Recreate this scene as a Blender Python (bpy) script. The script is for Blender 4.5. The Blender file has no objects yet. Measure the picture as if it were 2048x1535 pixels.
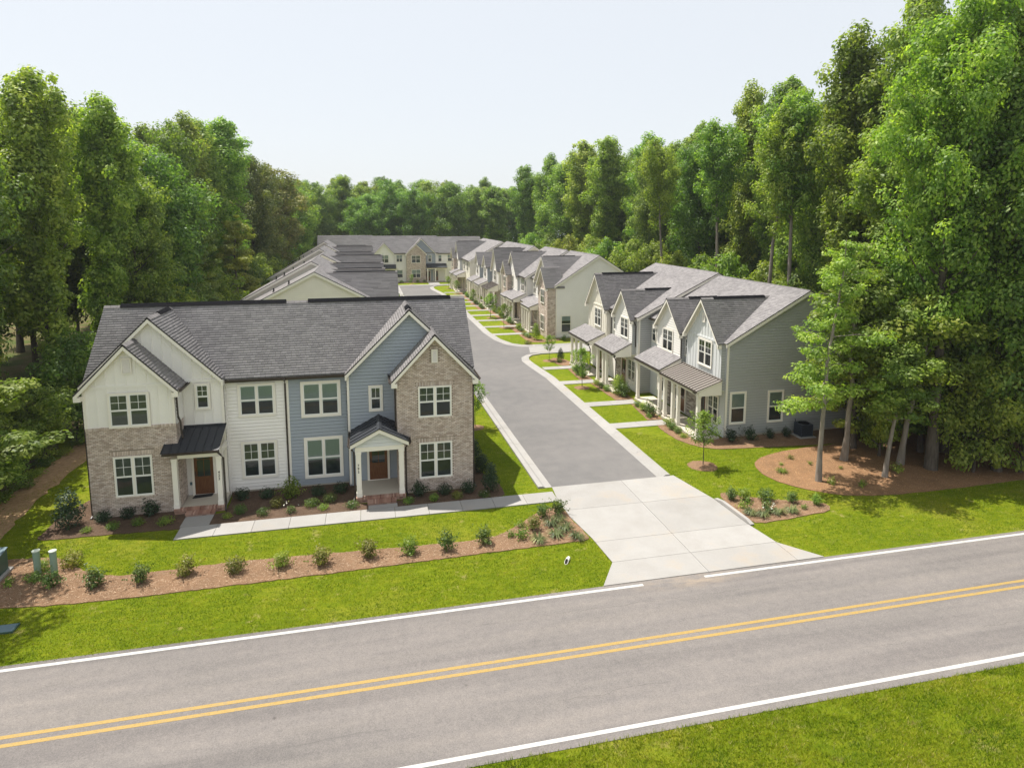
import bpy, math, random
import numpy as np
from mathutils import Vector, Matrix

scene = bpy.context.scene
COL = scene.collection
R = math.radians
random.seed(7)

# ------------------------------------------------------------------ camera, sky, sun, exposure
cam_d = bpy.data.cameras.new('camera')
cam_d.sensor_width = 36.0
cam_d.lens = 22.48
cam_d.shift_y = -0.0818
cam_d.clip_start = 0.3
cam_d.clip_end = 2000
cam_o = bpy.data.objects.new('camera', cam_d)
COL.objects.link(cam_o)
cam_o.location = (0, 0, 13.5)
cam_o.rotation_euler = (R(90 - 7.36), 0, R(-12.67))
scene.camera = cam_o

SUN_DIR = Vector((-0.285, 0.325, 1.0)).normalized()          # towards the sun
sun_el = math.asin(SUN_DIR.z)
sun_az = math.atan2(SUN_DIR.x, SUN_DIR.y)

world = bpy.data.worlds.new('World')
scene.world = world
world.use_nodes = True
wn = world.node_tree
for n in list(wn.nodes):
    wn.nodes.remove(n)
w_out = wn.nodes.new('ShaderNodeOutputWorld')
w_bg = wn.nodes.new('ShaderNodeBackground')
w_sky = wn.nodes.new('ShaderNodeTexSky')
w_sky.sky_type = 'NISHITA'
w_sky.sun_disc = False
w_sky.sun_elevation = sun_el
w_sky.sun_rotation = sun_az
w_sky.altitude = 0
w_sky.air_density = 1.0
w_sky.dust_density = 2.0
w_sky.ozone_density = 1.0
w_bg.inputs['Strength'].default_value = 0.091
# bright summer haze: the clear sky seen through an even white veil, all round the dome
w_mix = wn.nodes.new('ShaderNodeMix')
w_mix.data_type = 'RGBA'
w_mix.inputs[0].default_value = 0.80
w_mix.inputs[7].default_value = (6.9, 7.15, 7.4, 1)
wn.links.new(w_sky.outputs[0], w_mix.inputs[6])
wn.links.new(w_mix.outputs[2], w_bg.inputs['Color'])
wn.links.new(w_bg.outputs[0], w_out.inputs['Surface'])

sun_d = bpy.data.lights.new('sun', 'SUN')
sun_d.energy = 5.0
sun_d.angle = R(0.55)
sun_d.color = (1.0, 0.955, 0.88)
sun_o = bpy.data.objects.new('sun', sun_d)
COL.objects.link(sun_o)
sun_o.location = (-20, 40, 80)
sun_o.rotation_euler = SUN_DIR.to_track_quat('Z', 'Y').to_euler()

vs = scene.view_settings
vs.view_transform = 'Standard'
vs.look = 'None'
vs.exposure = 0.58
vs.gamma = 1.0
vs.use_curve_mapping = False
scene.render.engine = 'CYCLES'
scene.cycles.use_denoising = True
scene.cycles.max_bounces = 6
scene.cycles.diffuse_bounces = 3
scene.cycles.glossy_bounces = 3
scene.cycles.transmission_bounces = 4
scene.cycles.transparent_max_bounces = 8
scene.cycles.caustics_reflective = False
scene.cycles.caustics_refractive = False

# ------------------------------------------------------------------ materials
class NT:
    def __init__(s, name):
        s.m = bpy.data.materials.new(name)
        s.m.use_nodes = True
        s.t = s.m.node_tree
        s.n = s.t.nodes
        s.b = s.n.get('Principled BSDF')
        s.out = s.n.get('Material Output')
    def new(s, typ, **kw):
        x = s.n.new(typ)
        for k, v in kw.items():
            setattr(x, k, v)
        return x
    def link(s, a, b):
        s.t.links.new(a, b)
    def coord(s, kind='Object'):
        return s.new('ShaderNodeTexCoord').outputs[kind]
    def noise(s, vec, scale, detail=4, rough=.55, stretch=None):
        if stretch:
            mp = s.new('ShaderNodeMapping')
            mp.inputs['Scale'].default_value = stretch
            s.link(vec, mp.inputs['Vector'])
            vec = mp.outputs[0]
        x = s.new('ShaderNodeTexNoise')
        x.inputs['Scale'].default_value = scale
        x.inputs['Detail'].default_value = detail
        x.inputs['Roughness'].default_value = rough
        s.link(vec, x.inputs['Vector'])
        return x.outputs['Fac']
    def ramp(s, fac, stops):
        x = s.new('ShaderNodeValToRGB')
        cr = x.color_ramp
        while len(cr.elements) < len(stops):
            cr.elements.new(0.5)
        for e, (p, c) in zip(cr.elements, stops):
            e.position = p
            e.color = (c[0], c[1], c[2], 1)
        s.link(fac, x.inputs['Fac'])
        return x.outputs['Color']
    def mix(s, fac, a, b, mode='MIX'):
        x = s.new('ShaderNodeMix', data_type='RGBA', blend_type=mode)
        if isinstance(fac, (int, float)):
            x.inputs[0].default_value = fac
        else:
            s.link(fac, x.inputs[0])
        for i, v in ((6, a), (7, b)):
            if isinstance(v, tuple):
                x.inputs[i].default_value = (v[0], v[1], v[2], 1)
            else:
                s.link(v, x.inputs[i])
        return x.outputs[2]
    def bump(s, h, strength=.3, dist=.02):
        x = s.new('ShaderNodeBump')
        x.inputs['Strength'].default_value = strength
        x.inputs['Distance'].default_value = dist
        s.link(h, x.inputs['Height'])
        s.link(x.outputs[0], s.b.inputs['Normal'])
    def color(s, c):
        if isinstance(c, tuple):
            s.b.inputs['Base Color'].default_value = (c[0], c[1], c[2], 1)
        else:
            s.link(c, s.b.inputs['Base Color'])
    def rough(s, r, spec=.3):
        s.b.inputs['Roughness'].default_value = r
        s.b.inputs['Specular IOR Level'].default_value = spec

def mul(c, k):
    return (c[0] * k, c[1] * k, c[2] * k)

def paint(name, c, var=.07, rough=.55, dirt=.10):
    x = NT(name)
    v = x.coord()
    n1 = x.noise(v, 1.1, 5)
    n2 = x.noise(v, 14, 3, .6, (1, 1, .25))
    col = x.mix(n1, mul(c, 1 - var), mul(c, 1 + var * .6))
    col = x.mix(x.ramp(n2, [(.55, (0, 0, 0)), (.8, (dirt, dirt, dirt))]), col, mul(c, .72))
    x.color(col)
    x.rough(rough, .3)
    x.bump(x.noise(v, 60, 2), .08, .004)
    return x.m

def islands(name, stops, rough=.85, var_scale=3.0, patch=.18, bump=True, spec=.2):
    """colour picked per loose piece (brick, shingle, straw)"""
    x = NT(name)
    g = x.new('ShaderNodeNewGeometry')
    col = x.ramp(g.outputs['Random Per Island'], stops)
    v = x.coord()
    n = x.noise(v, var_scale, 4)
    k = x.ramp(n, [(.3, (1 - patch, 1 - patch, 1 - patch)), (.7, (1 + patch * .6,) * 3)])
    col = x.mix(1.0, col, k, 'MULTIPLY')
    x.color(col)
    x.rough(rough, spec)
    if bump:
        x.bump(x.noise(v, 90, 3), .35, .006)
    return x.m

M = {}
WHITE = (.86, .825, .77)
TRIM = (.84, .79, .70)
M['white'] = paint('white_siding_paint', WHITE)
M['cream'] = paint('cream_siding_paint', (.82, .77, .66))
M['bluegrey'] = paint('blue_grey_siding_paint', (.335, .370, .405))
M['grey'] = paint('grey_siding_paint', (.385, .390, .380))
M['lightgrey'] = paint('light_grey_siding_paint', (.66, .67, .66))
M['trim'] = paint('cream_trim_paint', TRIM, .04, .5, .05)
M['sash'] = paint('white_sash_vinyl', (.80, .80, .76), .03, .4, .03)
M['bronze'] = paint('bronze_metal', (.055, .043, .035), .1, .4, .05)
M['dark_metal'] = paint('charcoal_standing_seam', (.033, .036, .042), .12, .45, .06)
M['tan_metal'] = paint('weathered_bronze_standing_seam', (.21, .185, .165), .08, .45, .06)
M['black'] = paint('black_vent_plastic', (.010, .010, .012), .1, 1.0)
M['black'].node_tree.nodes['Principled BSDF'].inputs['Specular IOR Level'].default_value = .04
M['soffit'] = paint('soffit_paint', (.62, .59, .5), .04, .6)
M['concrete_trim'] = paint('porch_concrete', (.50, .45, .37), .08, .8)
M['mat'] = paint('door_mat_rubber', (.03, .03, .03), .2, .9)
M['pvc'] = paint('white_pvc', (.78, .76, .68), .03, .4)
M['util_green'] = paint('utility_green_paint', (.05, .095, .075), .12, .45)
M['ped_green'] = paint('pale_green_pedestal_plastic', (.24, .33, .25), .1, .5)
M['ped_cap'] = paint('pale_pedestal_cap', (.46, .51, .43), .05, .5)
M['meter_lid'] = paint('blue_grey_meter_lid', (.12, .175, .20), .1, .6)
M['ac'] = paint('air_conditioner_enamel', (.05, .062, .08), .1, .5)
M['hole'] = paint('painted_pipe_shade', (.01, .009, .008), .1, .9)
M['number'] = paint('black_house_number', (.02, .018, .015), .05, .4)

x = NT('door_wood')
v = x.coord()
n = x.noise(v, 6, 5, .6, (8, 8, .5))
x.color(x.ramp(n, [(.3, (.085, .030, .010)), (.7, (.19, .078, .028))]))
x.rough(.4, .4)
M['wood'] = x.m

M['brick'] = islands('blush_brick', [(0, (.42, .33, .27)), (.15, (.50, .40, .33)), (.4, (.58, .475, .40)), (.7, (.64, .535, .46)),
                                     (.95, (.72, .62, .55)), (1, (.44, .35, .29))], .9)
M['redbrick'] = islands('step_brick', [(0, (.22, .11, .08)), (.3, (.36, .20, .145)), (.6, (.46, .28, .21)), (.85, (.55, .37, .29)), (1, (.30, .17, .13))], .9)
M['stone'] = islands('ledge_stone', [(0, (.22, .19, .16)), (.3, (.36, .32, .28)), (.6, (.47, .43, .38)), (1, (.58, .53, .47))], .9)
x = NT('mortar')
x.color(x.mix(x.noise(x.coord(), 8), (.24, .195, .155), (.33, .275, .225)))
x.rough(.95, .1)
M['mortar'] = x.m
M['shingle'] = islands('asphalt_shingle', [(0, (.220, .207, .208)), (.3, (.25, .235, .236)), (.6, (.272, .256, .256)), (.9, (.30, .282, .280)), (1, (.235, .221, .222))],
                       .95, .5, .09, True, .12)
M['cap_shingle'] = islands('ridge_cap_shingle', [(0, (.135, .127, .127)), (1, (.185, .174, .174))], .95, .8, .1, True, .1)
M['shingle_under'] = paint('shingle_underlay', (.06, .056, .056), .1, .95)

def glass_mat(name, tint, fac):
    x = NT(name)
    x.n.remove(x.b)
    tr = x.new('ShaderNodeBsdfTransparent')
    tr.inputs['Color'].default_value = (*tint, 1)
    gl = x.new('ShaderNodeBsdfGlossy')
    gl.inputs['Roughness'].default_value = .03
    fr = x.new('ShaderNodeFresnel')
    fr.inputs['IOR'].default_value = fac
    mx = x.new('ShaderNodeMixShader')
    x.link(fr.outputs[0], mx.inputs[0])
    x.link(tr.outputs[0], mx.inputs[1])
    x.link(gl.outputs[0], mx.inputs[2])
    x.link(mx.outputs[0], x.out.inputs['Surface'])
    return x.m
M['glass'] = glass_mat('window_glass', (.80, .88, .86), 1.55)
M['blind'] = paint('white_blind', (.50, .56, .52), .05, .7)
M['blind_reflect'] = paint('reflection_tinted_blind', (.19, .20, .16), .08, .7)  # dark green reflections in the glass, put into the blind colour
M['room_shade'] = paint('painted_room_shade', (.075, .085, .092), .3, .9)  # flat panel behind the glass; an unlit interior painted as dark colour

def ground_mat(name, fn):
    x = NT(name)
    fn(x, x.coord())
    M[name] = x.m
def _grass(x, v):
    a = x.noise(v, .22, 4, .6)
    b = x.noise(v, 2.2, 5, .65, (1, 1.9, 1))
    c = x.noise(v, 28, 4, .7, (1, 1.6, 1))
    c1 = x.ramp(a, [(.32, (.125, .175, .008)), (.52, (.165, .210, .010)), (.70, (.220, .235, .024))])
    c2 = x.ramp(b, [(.30, (.66, .76, .7)), (.52, (1, 1, 1)), (.70, (1.35, 1.18, 1.5))])
    c3 = x.ramp(c, [(.3, (.55, .6, .55)), (.55, (1.02, 1.0, 1)), (.8, (1.35, 1.25, 1.4))])
    col = x.mix(1.0, x.mix(1.0, c1, c2, 'MULTIPLY'), c3, 'MULTIPLY')
    p = x.noise(v, .9, 6, .7)
    col = x.mix(x.ramp(p, [(.60, (0, 0, 0)), (.72, (.8, .8, .8))]), col, (.36, .29, .12))
    x.color(col)
    x.rough(.95, .05)
    x.bump(c, .9, .06)
ground_mat('grass', _grass)
def _litter(x, v):
    a = x.noise(v, .5, 5)
    b = x.noise(v, 9, 5, .7)
    col = x.mix(1.0, x.ramp(a, [(.35, (.07, .10, .025)), (.6, (.14, .11, .055))]), x.ramp(b, [(.3, (.5, .5, .5)), (.7, (1.4, 1.4, 1.4))]), 'MULTIPLY')
    x.color(col)
    x.rough(1, .05)
    x.bump(b, .8, .08)
ground_mat('litter', _litter)
def _mulch(x, v, k=((.13, .075, .042), (.25, .155, .095), (.36, .25, .165))):
    a = x.noise(v, 22, 6, .75, (1, 2.2, 1))
    b = x.noise(v, 1.2, 3)
    col = x.ramp(a, [(.25, k[0]), (.5, k[1]), (.75, k[2])])
    col = x.mix(1.0, col, x.ramp(b, [(.3, (.86, .86, .86)), (.7, (1.12, 1.1, 1.08))]), 'MULTIPLY')
    x.color(col)
    x.rough(1, .05)
    x.bump(a, 1.0, .05)
ground_mat('mulch', _mulch)
ground_mat('mulch_dark', lambda x, v: _mulch(x, v, ((.06, .040, .028), (.125, .085, .060), (.195, .135, .095))))
ground_mat('straw', lambda x, v: _mulch(x, v, ((.115, .062, .032), (.265, .155, .085), (.43, .28, .165))))
def _dirt(x, v):
    a = x.noise(v, 5, 6, .7)
    x.color(x.ramp(a, [(.3, (.26, .16, .09)), (.6, (.42, .28, .17)), (.8, (.52, .38, .25))]))
    x.rough(1, .05)
    x.bump(a, .6, .05)
ground_mat('dirt', _dirt)
def _asphalt(x, v):
    fine = x.noise(v, 120, 3, .7)
    mid = x.noise(v, 3.2, 5, .6)
    big = x.noise(v, .35, 4, .55, (.35, 1.6, 1))
    col = x.ramp(big, [(.3, (.158, .146, .138)), (.5, (.178, .163, .154)), (.7, (.200, .182, .170))])
    col = x.mix(1.0, col, x.ramp(mid, [(.3, (.92, .92, .93)), (.7, (1.07, 1.06, 1.05))]), 'MULTIPLY')
    col = x.mix(1.0, col, x.ramp(fine, [(.3, (.78, .78, .78)), (.55, (1, 1, 1)), (.75, (1.25, 1.25, 1.25))]), 'MULTIPLY')
    tracks = x.noise(v, 1.0, 4, .55, (.05, 1.15, 1))
    col = x.mix(1.0, col, x.ramp(tracks, [(.36, (.86, .86, .87)), (.5, (1, 1, 1)), (.64, (1.10, 1.09, 1.07))]), 'MULTIPLY')
    grit = x.noise(v, 26, 3, .8)
    col = x.mix(1.0, col, x.ramp(grit, [(.34, (.80, .80, .80)), (.5, (1, 1, 1)), (.66, (1.20, 1.19, 1.18))]), 'MULTIPLY')
    # sandy wash where the driveway meets the road
    ds = x.new('ShaderNodeVectorMath', operation='DISTANCE')
    mpd = x.new('ShaderNodeMapping')
    mpd.inputs['Scale'].default_value = (.34, 1.5, 1)
    x.link(v, mpd.inputs['Vector'])
    x.link(mpd.outputs[0], ds.inputs[0])
    ds.inputs[1].default_value = (11.6 * .34, 20.4 * 1.5, 0)
    near_d = x.ramp(ds.outputs['Value'], [(.15, (1, 1, 1)), (.95, (0, 0, 0))])
    dust = x.mix(1.0, near_d, x.ramp(x.noise(v, 2.2, 6, .7, (.5, 1.4, 1)), [(.40, (0, 0, 0)), (.66, (.75, .75, .75))]), 'MULTIPLY')
    col = x.mix(dust, col, (.30, .24, .18))
    spots = x.new('ShaderNodeTexVoronoi')
    spots.inputs['Scale'].default_value = .55
    x.link(v, spots.inputs['Vector'])
    sp = x.ramp(spots.outputs['Distance'], [(.02, (.62, .62, .62)), (.04, (1, 1, 1))])
    col = x.mix(x.ramp(x.noise(v, .6, 2), [(.5, (0, 0, 0)), (.56, (.8, .8, .8))]), col, x.mix(1.0, col, sp, 'MULTIPLY'))
    # hairline cracks running along the road
    wv = x.new('ShaderNodeTexNoise')
    wv.inputs['Scale'].default_value = .9
    wv.inputs['Detail'].default_value = 6
    x.link(v, wv.inputs['Vector'])
    sep = x.new('ShaderNodeSeparateXYZ')
    x.link(v, sep.inputs[0])
    ad = x.new('ShaderNodeMath', operation='MULTIPLY_ADD')
    x.link(wv.outputs['Fac'], ad.inputs[0])
    ad.inputs[1].default_value = .55
    x.link(sep.outputs['Y'], ad.inputs[2])
    lines = None
    for off in (19.55, 15.75):
        s1 = x.new('ShaderNodeMath', operation='SUBTRACT')
        x.link(ad.outputs[0], s1.inputs[0])
        s1.inputs[1].default_value = off + .27
        s2 = x.new('ShaderNodeMath', operation='ABSOLUTE')
        x.link(s1.outputs[0], s2.inputs[0])
        r = x.ramp(s2.outputs[0], [(.004, (1, 1, 1)), (.014, (0, 0, 0))])
        lines = r if lines is None else x.mix(1.0, lines, r, 'LIGHTEN')
    gate = x.ramp(x.noise(v, .23, 2), [(.47, (0, 0, 0)), (.55, (.55, .55, .55))])
    col = x.mix(x.mix(1.0, lines, gate, 'MULTIPLY'), col, (.09, .085, .08))
    x.color(col)
    x.rough(.9, .15)
    x.bump(fine, .35, .008)
ground_mat('asphalt', _asphalt)
def _asphalt2(x, v):
    fine = x.noise(v, 90, 3, .7)
    mid = x.noise(v, 1.1, 5, .6)
    col = x.ramp(x.noise(v, .16, 4), [(.3, (.138, .133, .130)), (.7, (.172, .163, .157))])
    col = x.mix(1.0, col, x.ramp(mid, [(.3, (.90, .90, .91)), (.7, (1.08, 1.07, 1.06))]), 'MULTIPLY')
    col = x.mix(1.0, col, x.ramp(fine, [(.3, (.85, .85, .85)), (.7, (1.15, 1.15, 1.15))]), 'MULTIPLY')
    x.color(col)
    x.rough(.9, .15)
    x.bump(fine, .3, .006)
ground_mat('asphalt_side', _asphalt2)
def _conc(x, v):
    a = x.noise(v, .9, 5)
    b = x.noise(v, 40, 3, .7)
    s = x.noise(v, .45, 5, .65)
    col = x.ramp(a, [(.3, (.295, .280, .262)), (.7, (.335, .323, .308))])
    col = x.mix(1.0, col, x.ramp(b, [(.3, (.9, .9, .9)), (.7, (1.06, 1.06, 1.06))]), 'MULTIPLY')
    col = x.mix(x.ramp(s, [(.54, (0, 0, 0)), (.72, (.55, .55, .55))]), col, (.325, .265, .20))
    oi = x.new('ShaderNodeObjectInfo')
    col = x.mix(1.0, col, x.ramp(oi.outputs['Random'], [(0, (.94, .94, .94)), (1, (1.04, 1.04, 1.04))]), 'MULTIPLY')
    x.color(col)
    x.rough(.9, .15)
    x.bump(b, .2, .005)
ground_mat('concrete', _conc)
ground_mat('groove', lambda x, v: (x.color((.235, .20, .165)), x.rough(1, .05)))
def _line(c):
    def f(x, v):
        n = x.noise(v, 26, 5, .75)
        w2 = x.noise(v, 5, 6, .8, (.6, 1, 1))
        col = x.mix(x.ramp(n, [(.48, (0, 0, 0)), (.70, (.7, .7, .7))]), c, mul(c, .55))
        col = x.mix(x.ramp(w2, [(.54, (0, 0, 0)), (.66, (.55, .55, .55))]), col, (.2, .18, .165))
        x.color(col)
        x.rough(.7, .2)
    return f
ground_mat('line_white', _line((.47, .46, .44)))
ground_mat('line_yellow', _line((.345, .235, .080)))

def leaf_mat(name, c0, c1, trans=.35, hue=.03):
    x = NT(name)
    x.n.remove(x.b)
    g = x.new('ShaderNodeNewGeometry')
    col = x.ramp(g.outputs['Random Per Island'], [(0, c0), (1, c1)])
    clump_shading = x.ramp(x.noise(x.coord(), .75, 3, .6), [(.36, (.58, .66, .68)), (.5, (1, 1, 1)), (.64, (1.40, 1.26, 1.2))])  # paints shaded and sunlit clump contrast into the leaf colour
    col = x.mix(1.0, col, clump_shading, 'MULTIPLY')
    oi = x.new('ShaderNodeObjectInfo')
    hs = x.new('ShaderNodeHueSaturation')
    mr = x.new('ShaderNodeMapRange')
    mr.inputs['To Min'].default_value = .5 - hue
    mr.inputs['To Max'].default_value = .5 + hue * .6
    x.link(oi.outputs['Random'], mr.inputs['Value'])
    x.link(mr.outputs[0], hs.inputs['Hue'])
    m2 = x.new('ShaderNodeMapRange')
    m2.inputs['To Min'].default_value = .78
    m2.inputs['To Max'].default_value = 1.22
    wn_ = x.new('ShaderNodeTexWhiteNoise', noise_dimensions='1D')
    x.link(oi.outputs['Random'], wn_.inputs['W'])
    x.link(wn_.outputs['Value'], m2.inputs['Value'])
    x.link(m2.outputs[0], hs.inputs['Value'])
    x.link(col, hs.inputs['Color'])
    d = x.new('ShaderNodeBsdfPrincipled')
    d.inputs['Roughness'].default_value = .5
    d.inputs['Specular IOR Level'].default_value = .35
    x.link(hs.outputs[0], d.inputs['Base Color'])
    t = x.new('ShaderNodeBsdfTranslucent')
    tc = x.mix(1.0, hs.outputs[0], (1.35, 1.5, .5), 'MULTIPLY')
    x.link(tc, t.inputs['Color'])
    mx = x.new('ShaderNodeMixShader')
    mx.inputs[0].default_value = trans
    x.link(d.outputs[0], mx.inputs[1])
    x.link(t.outputs[0], mx.inputs[2])
    x.link(mx.outputs[0], x.out.inputs['Surface'])
    M[name] = x.m
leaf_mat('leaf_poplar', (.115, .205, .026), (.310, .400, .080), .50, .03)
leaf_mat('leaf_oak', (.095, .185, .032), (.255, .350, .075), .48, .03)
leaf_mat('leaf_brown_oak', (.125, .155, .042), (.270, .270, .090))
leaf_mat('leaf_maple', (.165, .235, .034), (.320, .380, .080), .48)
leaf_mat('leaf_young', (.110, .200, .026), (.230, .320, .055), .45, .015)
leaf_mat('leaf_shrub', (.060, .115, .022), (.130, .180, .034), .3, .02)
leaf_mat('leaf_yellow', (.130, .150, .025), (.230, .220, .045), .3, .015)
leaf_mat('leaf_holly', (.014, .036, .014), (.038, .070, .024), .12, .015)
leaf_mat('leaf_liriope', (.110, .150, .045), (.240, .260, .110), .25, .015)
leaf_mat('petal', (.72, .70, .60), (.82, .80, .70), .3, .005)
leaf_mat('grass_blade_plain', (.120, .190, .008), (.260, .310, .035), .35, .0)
x = NT('grass_blade')
x.n.remove(x.b)
g = x.new('ShaderNodeNewGeometry')
v = x.coord()
col = x.ramp(g.outputs['Random Per Island'], [(0, (.120, .185, .008)), (.45, (.190, .255, .010)), (.9, (.290, .320, .030)), (1, (.40, .36, .14))])
k = x.ramp(x.noise(v, .55, 5, .65), [(.36, (.50, .68, .6)), (.5, (.95, .97, .95)), (.64, (1.25, 1.10, 1.4))])
col = x.mix(1.0, col, k, 'MULTIPLY')
k = x.ramp(x.noise(v, 3.0, 5, .7, (.55, 1.8, 1)), [(.36, (.66, .74, .7)), (.5, (1, 1, 1)), (.66, (1.3, 1.18, 1.5))])
col = x.mix(1.0, col, k, 'MULTIPLY')
col = x.mix(x.ramp(x.noise(v, 1.1, 6, .72, (1, 1.6, 1)), [(.58, (0, 0, 0)), (.70, (.85, .85, .85))]), col, (.40, .33, .14))
d = x.new('ShaderNodeBsdfDiffuse')
x.link(col, d.inputs['Color'])
t = x.new('ShaderNodeBsdfTranslucent')
x.link(x.mix(1.0, col, (1.4, 1.35, .5), 'MULTIPLY'), t.inputs['Color'])
mx = x.new('ShaderNodeMixShader')
mx.inputs[0].default_value = .3
x.link(d.outputs[0], mx.inputs[1])
x.link(t.outputs[0], mx.inputs[2])
x.link(mx.outputs[0], x.out.inputs['Surface'])
M['grass_blade'] = x.m
x = NT('bark')
v = x.coord()
n = x.noise(v, 5, 5, .7, (1, 1, .18))
x.color(x.ramp(n, [(.3, (.055, .044, .034)), (.6, (.125, .105, .085)), (.8, (.19, .165, .135))]))
x.rough(.95, .1)
x.bump(n, .8, .05)
M['bark'] = x.m
x = NT('pale_bark')
v = x.coord()
n = x.noise(v, 5, 5, .7, (1, 1, .18))
x.color(x.ramp(n, [(.3, (.15, .125, .10)), (.6, (.27, .235, .20)), (.8, (.38, .34, .29))]))
x.rough(.95, .1)
x.bump(n, .8, .05)
M['pale_bark'] = x.m
M['needle'] = islands('mulch_strand', [(0, (.16, .09, .05)), (.4, (.33, .21, .13)), (.75, (.46, .33, .22)), (1, (.62, .48, .34))], .95, 2, .1, False, .05)
M['needle_dark'] = islands('dark_mulch_strand', [(0, (.07, .04, .027)), (.6, (.16, .10, .066)), (1, (.28, .19, .13))], .95, 2, .1, False, .05)
M['needle_straw'] = islands('pine_straw_strand', [(0, (.24, .11, .045)), (.4, (.42, .22, .10)), (.8, (.56, .34, .17)), (1, (.66, .45, .26))], .95, 2, .1, False, .05)

# ------------------------------------------------------------------ object helpers
def tag(o, label=None, cat=None, group=None, kind=None):
    if label: o['label'] = label
    if cat: o['category'] = cat
    if group: o['group'] = group
    if kind: o['kind'] = kind
    return o
def empty(name, loc, rz=0.0):
    o = bpy.data.objects.new(name, None)
    o.empty_display_size = .3
    COL.objects.link(o)
    o.location = loc
    o.rotation_euler = (0, 0, rz)
    return o
def link_mesh(name, me, parent=None, loc=None):
    o = bpy.data.objects.new(name, me)
    COL.objects.link(o)
    if parent is not None:
        o.parent = parent
    if loc is not None:
        o.location = loc
    return o
def np_mesh(name, V, F4, mat, smooth=False):
    """V (n,3); F4 (m,k) faces with k corners each"""
    V = np.asarray(V, np.float32)
    F4 = np.asarray(F4, np.int32)
    me = bpy.data.meshes.new(name)
    m, k = F4.shape
    me.vertices.add(len(V))
    me.vertices.foreach_set('co', V.ravel())
    me.loops.add(m * k)
    me.loops.foreach_set('vertex_index', F4.ravel())
    me.polygons.add(m)
    me.polygons.foreach_set('loop_start', np.arange(m, dtype=np.int32) * k)
    me.polygons.foreach_set('loop_total', np.full(m, k, np.int32))
    if smooth:
        me.polygons.foreach_set('use_smooth', np.ones(m, bool))
    me.update(calc_edges=True)
    if mat is not None:
        me.materials.append(mat)
    return me

class Fr:
    """a facade frame: u to the right, n outward, z up"""
    def __init__(s, o=(0, 0, 0), U=(1, 0, 0), N=(0, -1, 0)):
        s.o, s.U, s.N = Vector(o), Vector(U), Vector(N)
    def __call__(s, u, n, z):
        p = s.o + s.U * u + s.N * n
        return (p.x, p.y, p.z + z)
    def off(s, dn):
        return Fr(s.o + s.N * dn, s.U, s.N)
WF = Fr((0, 0, 0), (1, 0, 0), (0, 1, 0))           # plain x, y, z

class MB:
    def __init__(s, F=WF):
        s.v, s.f, s.F = [], [], F
    def poly(s, pts):
        i = len(s.v)
        s.v += [s.F(*p) for p in pts]
        s.f.append(tuple(range(i, i + len(pts))))
        return s
    def box(s, u0, u1, n0, n1, z0, z1):
        i = len(s.v)
        for z in (z0, z1):
            for (u, n) in ((u0, n0), (u1, n0), (u1, n1), (u0, n1)):
                s.v.append(s.F(u, n, z))
        for q in ((0, 3, 2, 1), (4, 5, 6, 7), (0, 1, 5, 4), (1, 2, 6, 5), (2, 3, 7, 6), (3, 0, 4, 7)):
            s.f.append(tuple(i + k for k in q))
        return s
    def prism(s, pts, n0, n1):
        """polygon of (u, z) points pushed from n0 to n1"""
        i, k = len(s.v), len(pts)
        for n in (n0, n1):
            s.v += [s.F(p[0], n, p[1]) for p in pts]
        s.f.append(tuple(i + j for j in range(k)))
        s.f.append(tuple(i + k + j for j in reversed(range(k))))
        for j in range(k):
            j2 = (j + 1) % k
            s.f.append((i + j, i + j2, i + k + j2, i + k + j))
        return s
    def hull(s, a, b):
        """join two loops of 3D points of equal length into a closed solid"""
        i, k = len(s.v), len(a)
        s.v += [s.F(*p) for p in a] + [s.F(*p) for p in b]
        s.f.append(tuple(i + j for j in range(k)))
        s.f.append(tuple(i + k + j for j in reversed(range(k))))
        for j in range(k):
            j2 = (j + 1) % k
            s.f.append((i + j, i + j2, i + k + j2, i + k + j))
        return s
    def tube(s, pts, rads, k=8, cap=True):
        rings = []
        for a, p in enumerate(pts):
            p = Vector(p)
            q = Vector(pts[min(a + 1, len(pts) - 1)]) - Vector(pts[max(a - 1, 0)])
            q.normalize()
            e1 = q.cross(Vector((.3, .9, .2))) if abs(q.z) > .8 else q.cross(Vector((0, 0, 1)))
            e1.normalize()
            e2 = q.cross(e1)
            i = len(s.v)
            for j in range(k):
                t = 2 * math.pi * j / k
                c = p + (e1 * math.cos(t) + e2 * math.sin(t)) * rads[a]
                s.v.append(s.F(c.x, c.y, c.z))
            rings.append(i)
        for a in range(len(rings) - 1):
            for j in range(k):
                j2 = (j + 1) % k
                s.f.append((rings[a] + j, rings[a] + j2, rings[a + 1] + j2, rings[a + 1] + j))
        if cap:
            s.f.append(tuple(rings[0] + j for j in reversed(range(k))))
            s.f.append(tuple(rings[-1] + j for j in range(k)))
        return s
    def mesh(s, name, mat):
        me = bpy.data.meshes.new(name)
        me.from_pydata(s.v, [], s.f)
        me.update()
        me.materials.append(M[mat] if isinstance(mat, str) else mat)
        return me
    def obj(s, name, mat, parent=None, loc=None, kind=None, label=None):
        o = link_mesh(name, s.mesh(name, mat), parent, loc)
        if kind: o['kind'] = kind
        if label: o['label'] = label
        return o

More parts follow.
